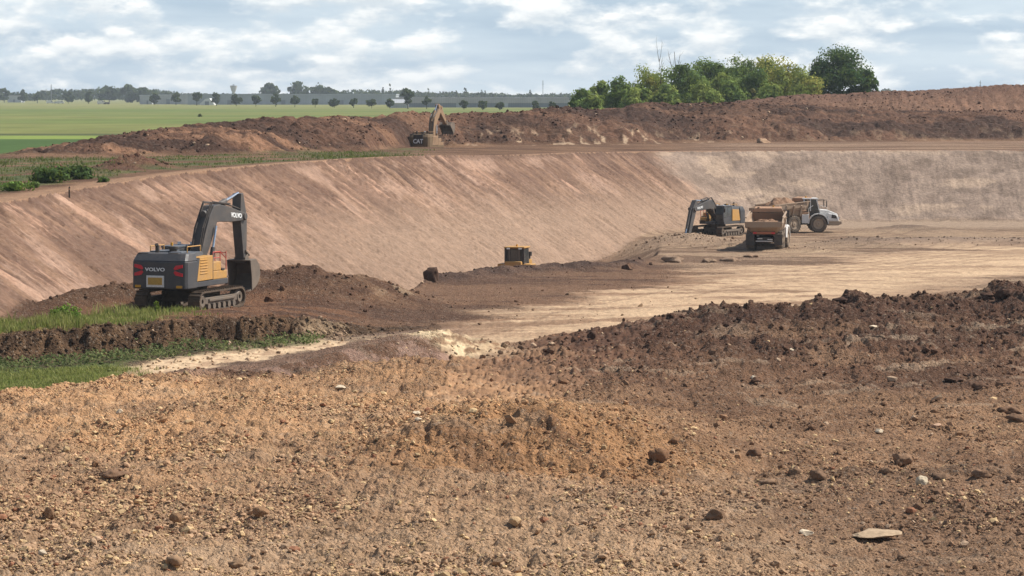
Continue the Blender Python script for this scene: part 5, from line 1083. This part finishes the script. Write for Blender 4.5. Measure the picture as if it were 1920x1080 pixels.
def bush(u, v, w, h, label, seed, col, leaf=.12, n=1600, name='bush', cat='bush', shape='dome', parts=True):
    p = hit(u, v, 100, 330); s = F/p.y; root = empty(name, (p.x, p.y, hz(p.x, p.y)-.05), 0, label=label, cat=cat); V, Fa, c = crown(h/s, w/s, .02, n, leaf, col, seed, 22, shape, col2=tuple(a*1.35 for a in col))
    link('foliage', np_mesh('foliage', V, Fa, c, [MLEAF]), root); b = MB()
    for k in range(5): b.cyl((0, 0, -.05), (rng.uniform(-.3, .3)*w/s, rng.uniform(-.3, .3)*w/s, h/s*.7), .03, 6, .01)
    b.build('stem', MBARK, root, 0); return root
bush(98, 342, 78, 34, 'dark green bush on the pit edge, the broader of two', 501, (.075, .12, .042), .14)
bush(148, 336, 62, 26, 'lower dark green bush joined to the broader one on the pit edge', 502, (.070, .11, .040), .14, 1200)
bush(28, 358, 70, 18, 'bright green clump of weeds on the pit edge below the bushes', 503, (.10, .16, .04), .12, 900, 'weed_clump', 'weeds')
bush(62, 352, 30, 12, 'small pale green tuft beside the bright clump on the pit edge', 506, (.12, .17, .06), .1, 400, 'weed_clump', 'weeds')
bush(192, 342, 26, 10, 'small green tuft on the crumbled soil beside the pit edge path', 507, (.075, .12, .04), .1, 350, 'weed_clump', 'weeds')
bush(122, 606, 62, 36, 'bright green leafy weed bush on top of the dark bank', 504, (.12, .19, .035), .07, 1800, 'weed_bush', 'weed')
bush(293, 590, 16, 30, 'single upright yellow green weed in front of the big excavator', 505, (.14, .19, .035), .05, 420, 'weed_plant', 'weed', 'column')
p = hit(130, 371, 150, 260); stk = empty('marker_stake', (p.x, p.y, hz(p.x, p.y)-.1), 0, label='short wooden stake standing at the lip of the pit', cat='stake'); MB().box(-.05, .05, -.03, .03, 0, .75).prism([(-.05, .75), (.05, .75), (0, .84)], 'y', -.03, .03).build('post', MBARK, stk, .004)
MB().box(-.055, .055, -.035, .035, .60, .70).build('ribbon', MG['orange'], stk, 0)

# ------------------------------------------------------------------ air
def haze(density):
    m, nt, out = nodes('air'); v = nd(nt, 'ShaderNodeVolumePrincipled'); v.inputs['Color'].default_value = (.84, .93, 1, 1); v.inputs['Density'].default_value = density; v.inputs['Anisotropy'].default_value = .2; nt.links.new(v.outputs[0], out.inputs['Volume'])
    o = MB().box(-3600, 3600, -60, 7200, -12, 60).build('haze', m, None, 0); tag(o, kind='stuff', label='thin blue summer haze filling the air over the plain', cat='haze'); o.display_type = 'WIRE'
haze(.00008)
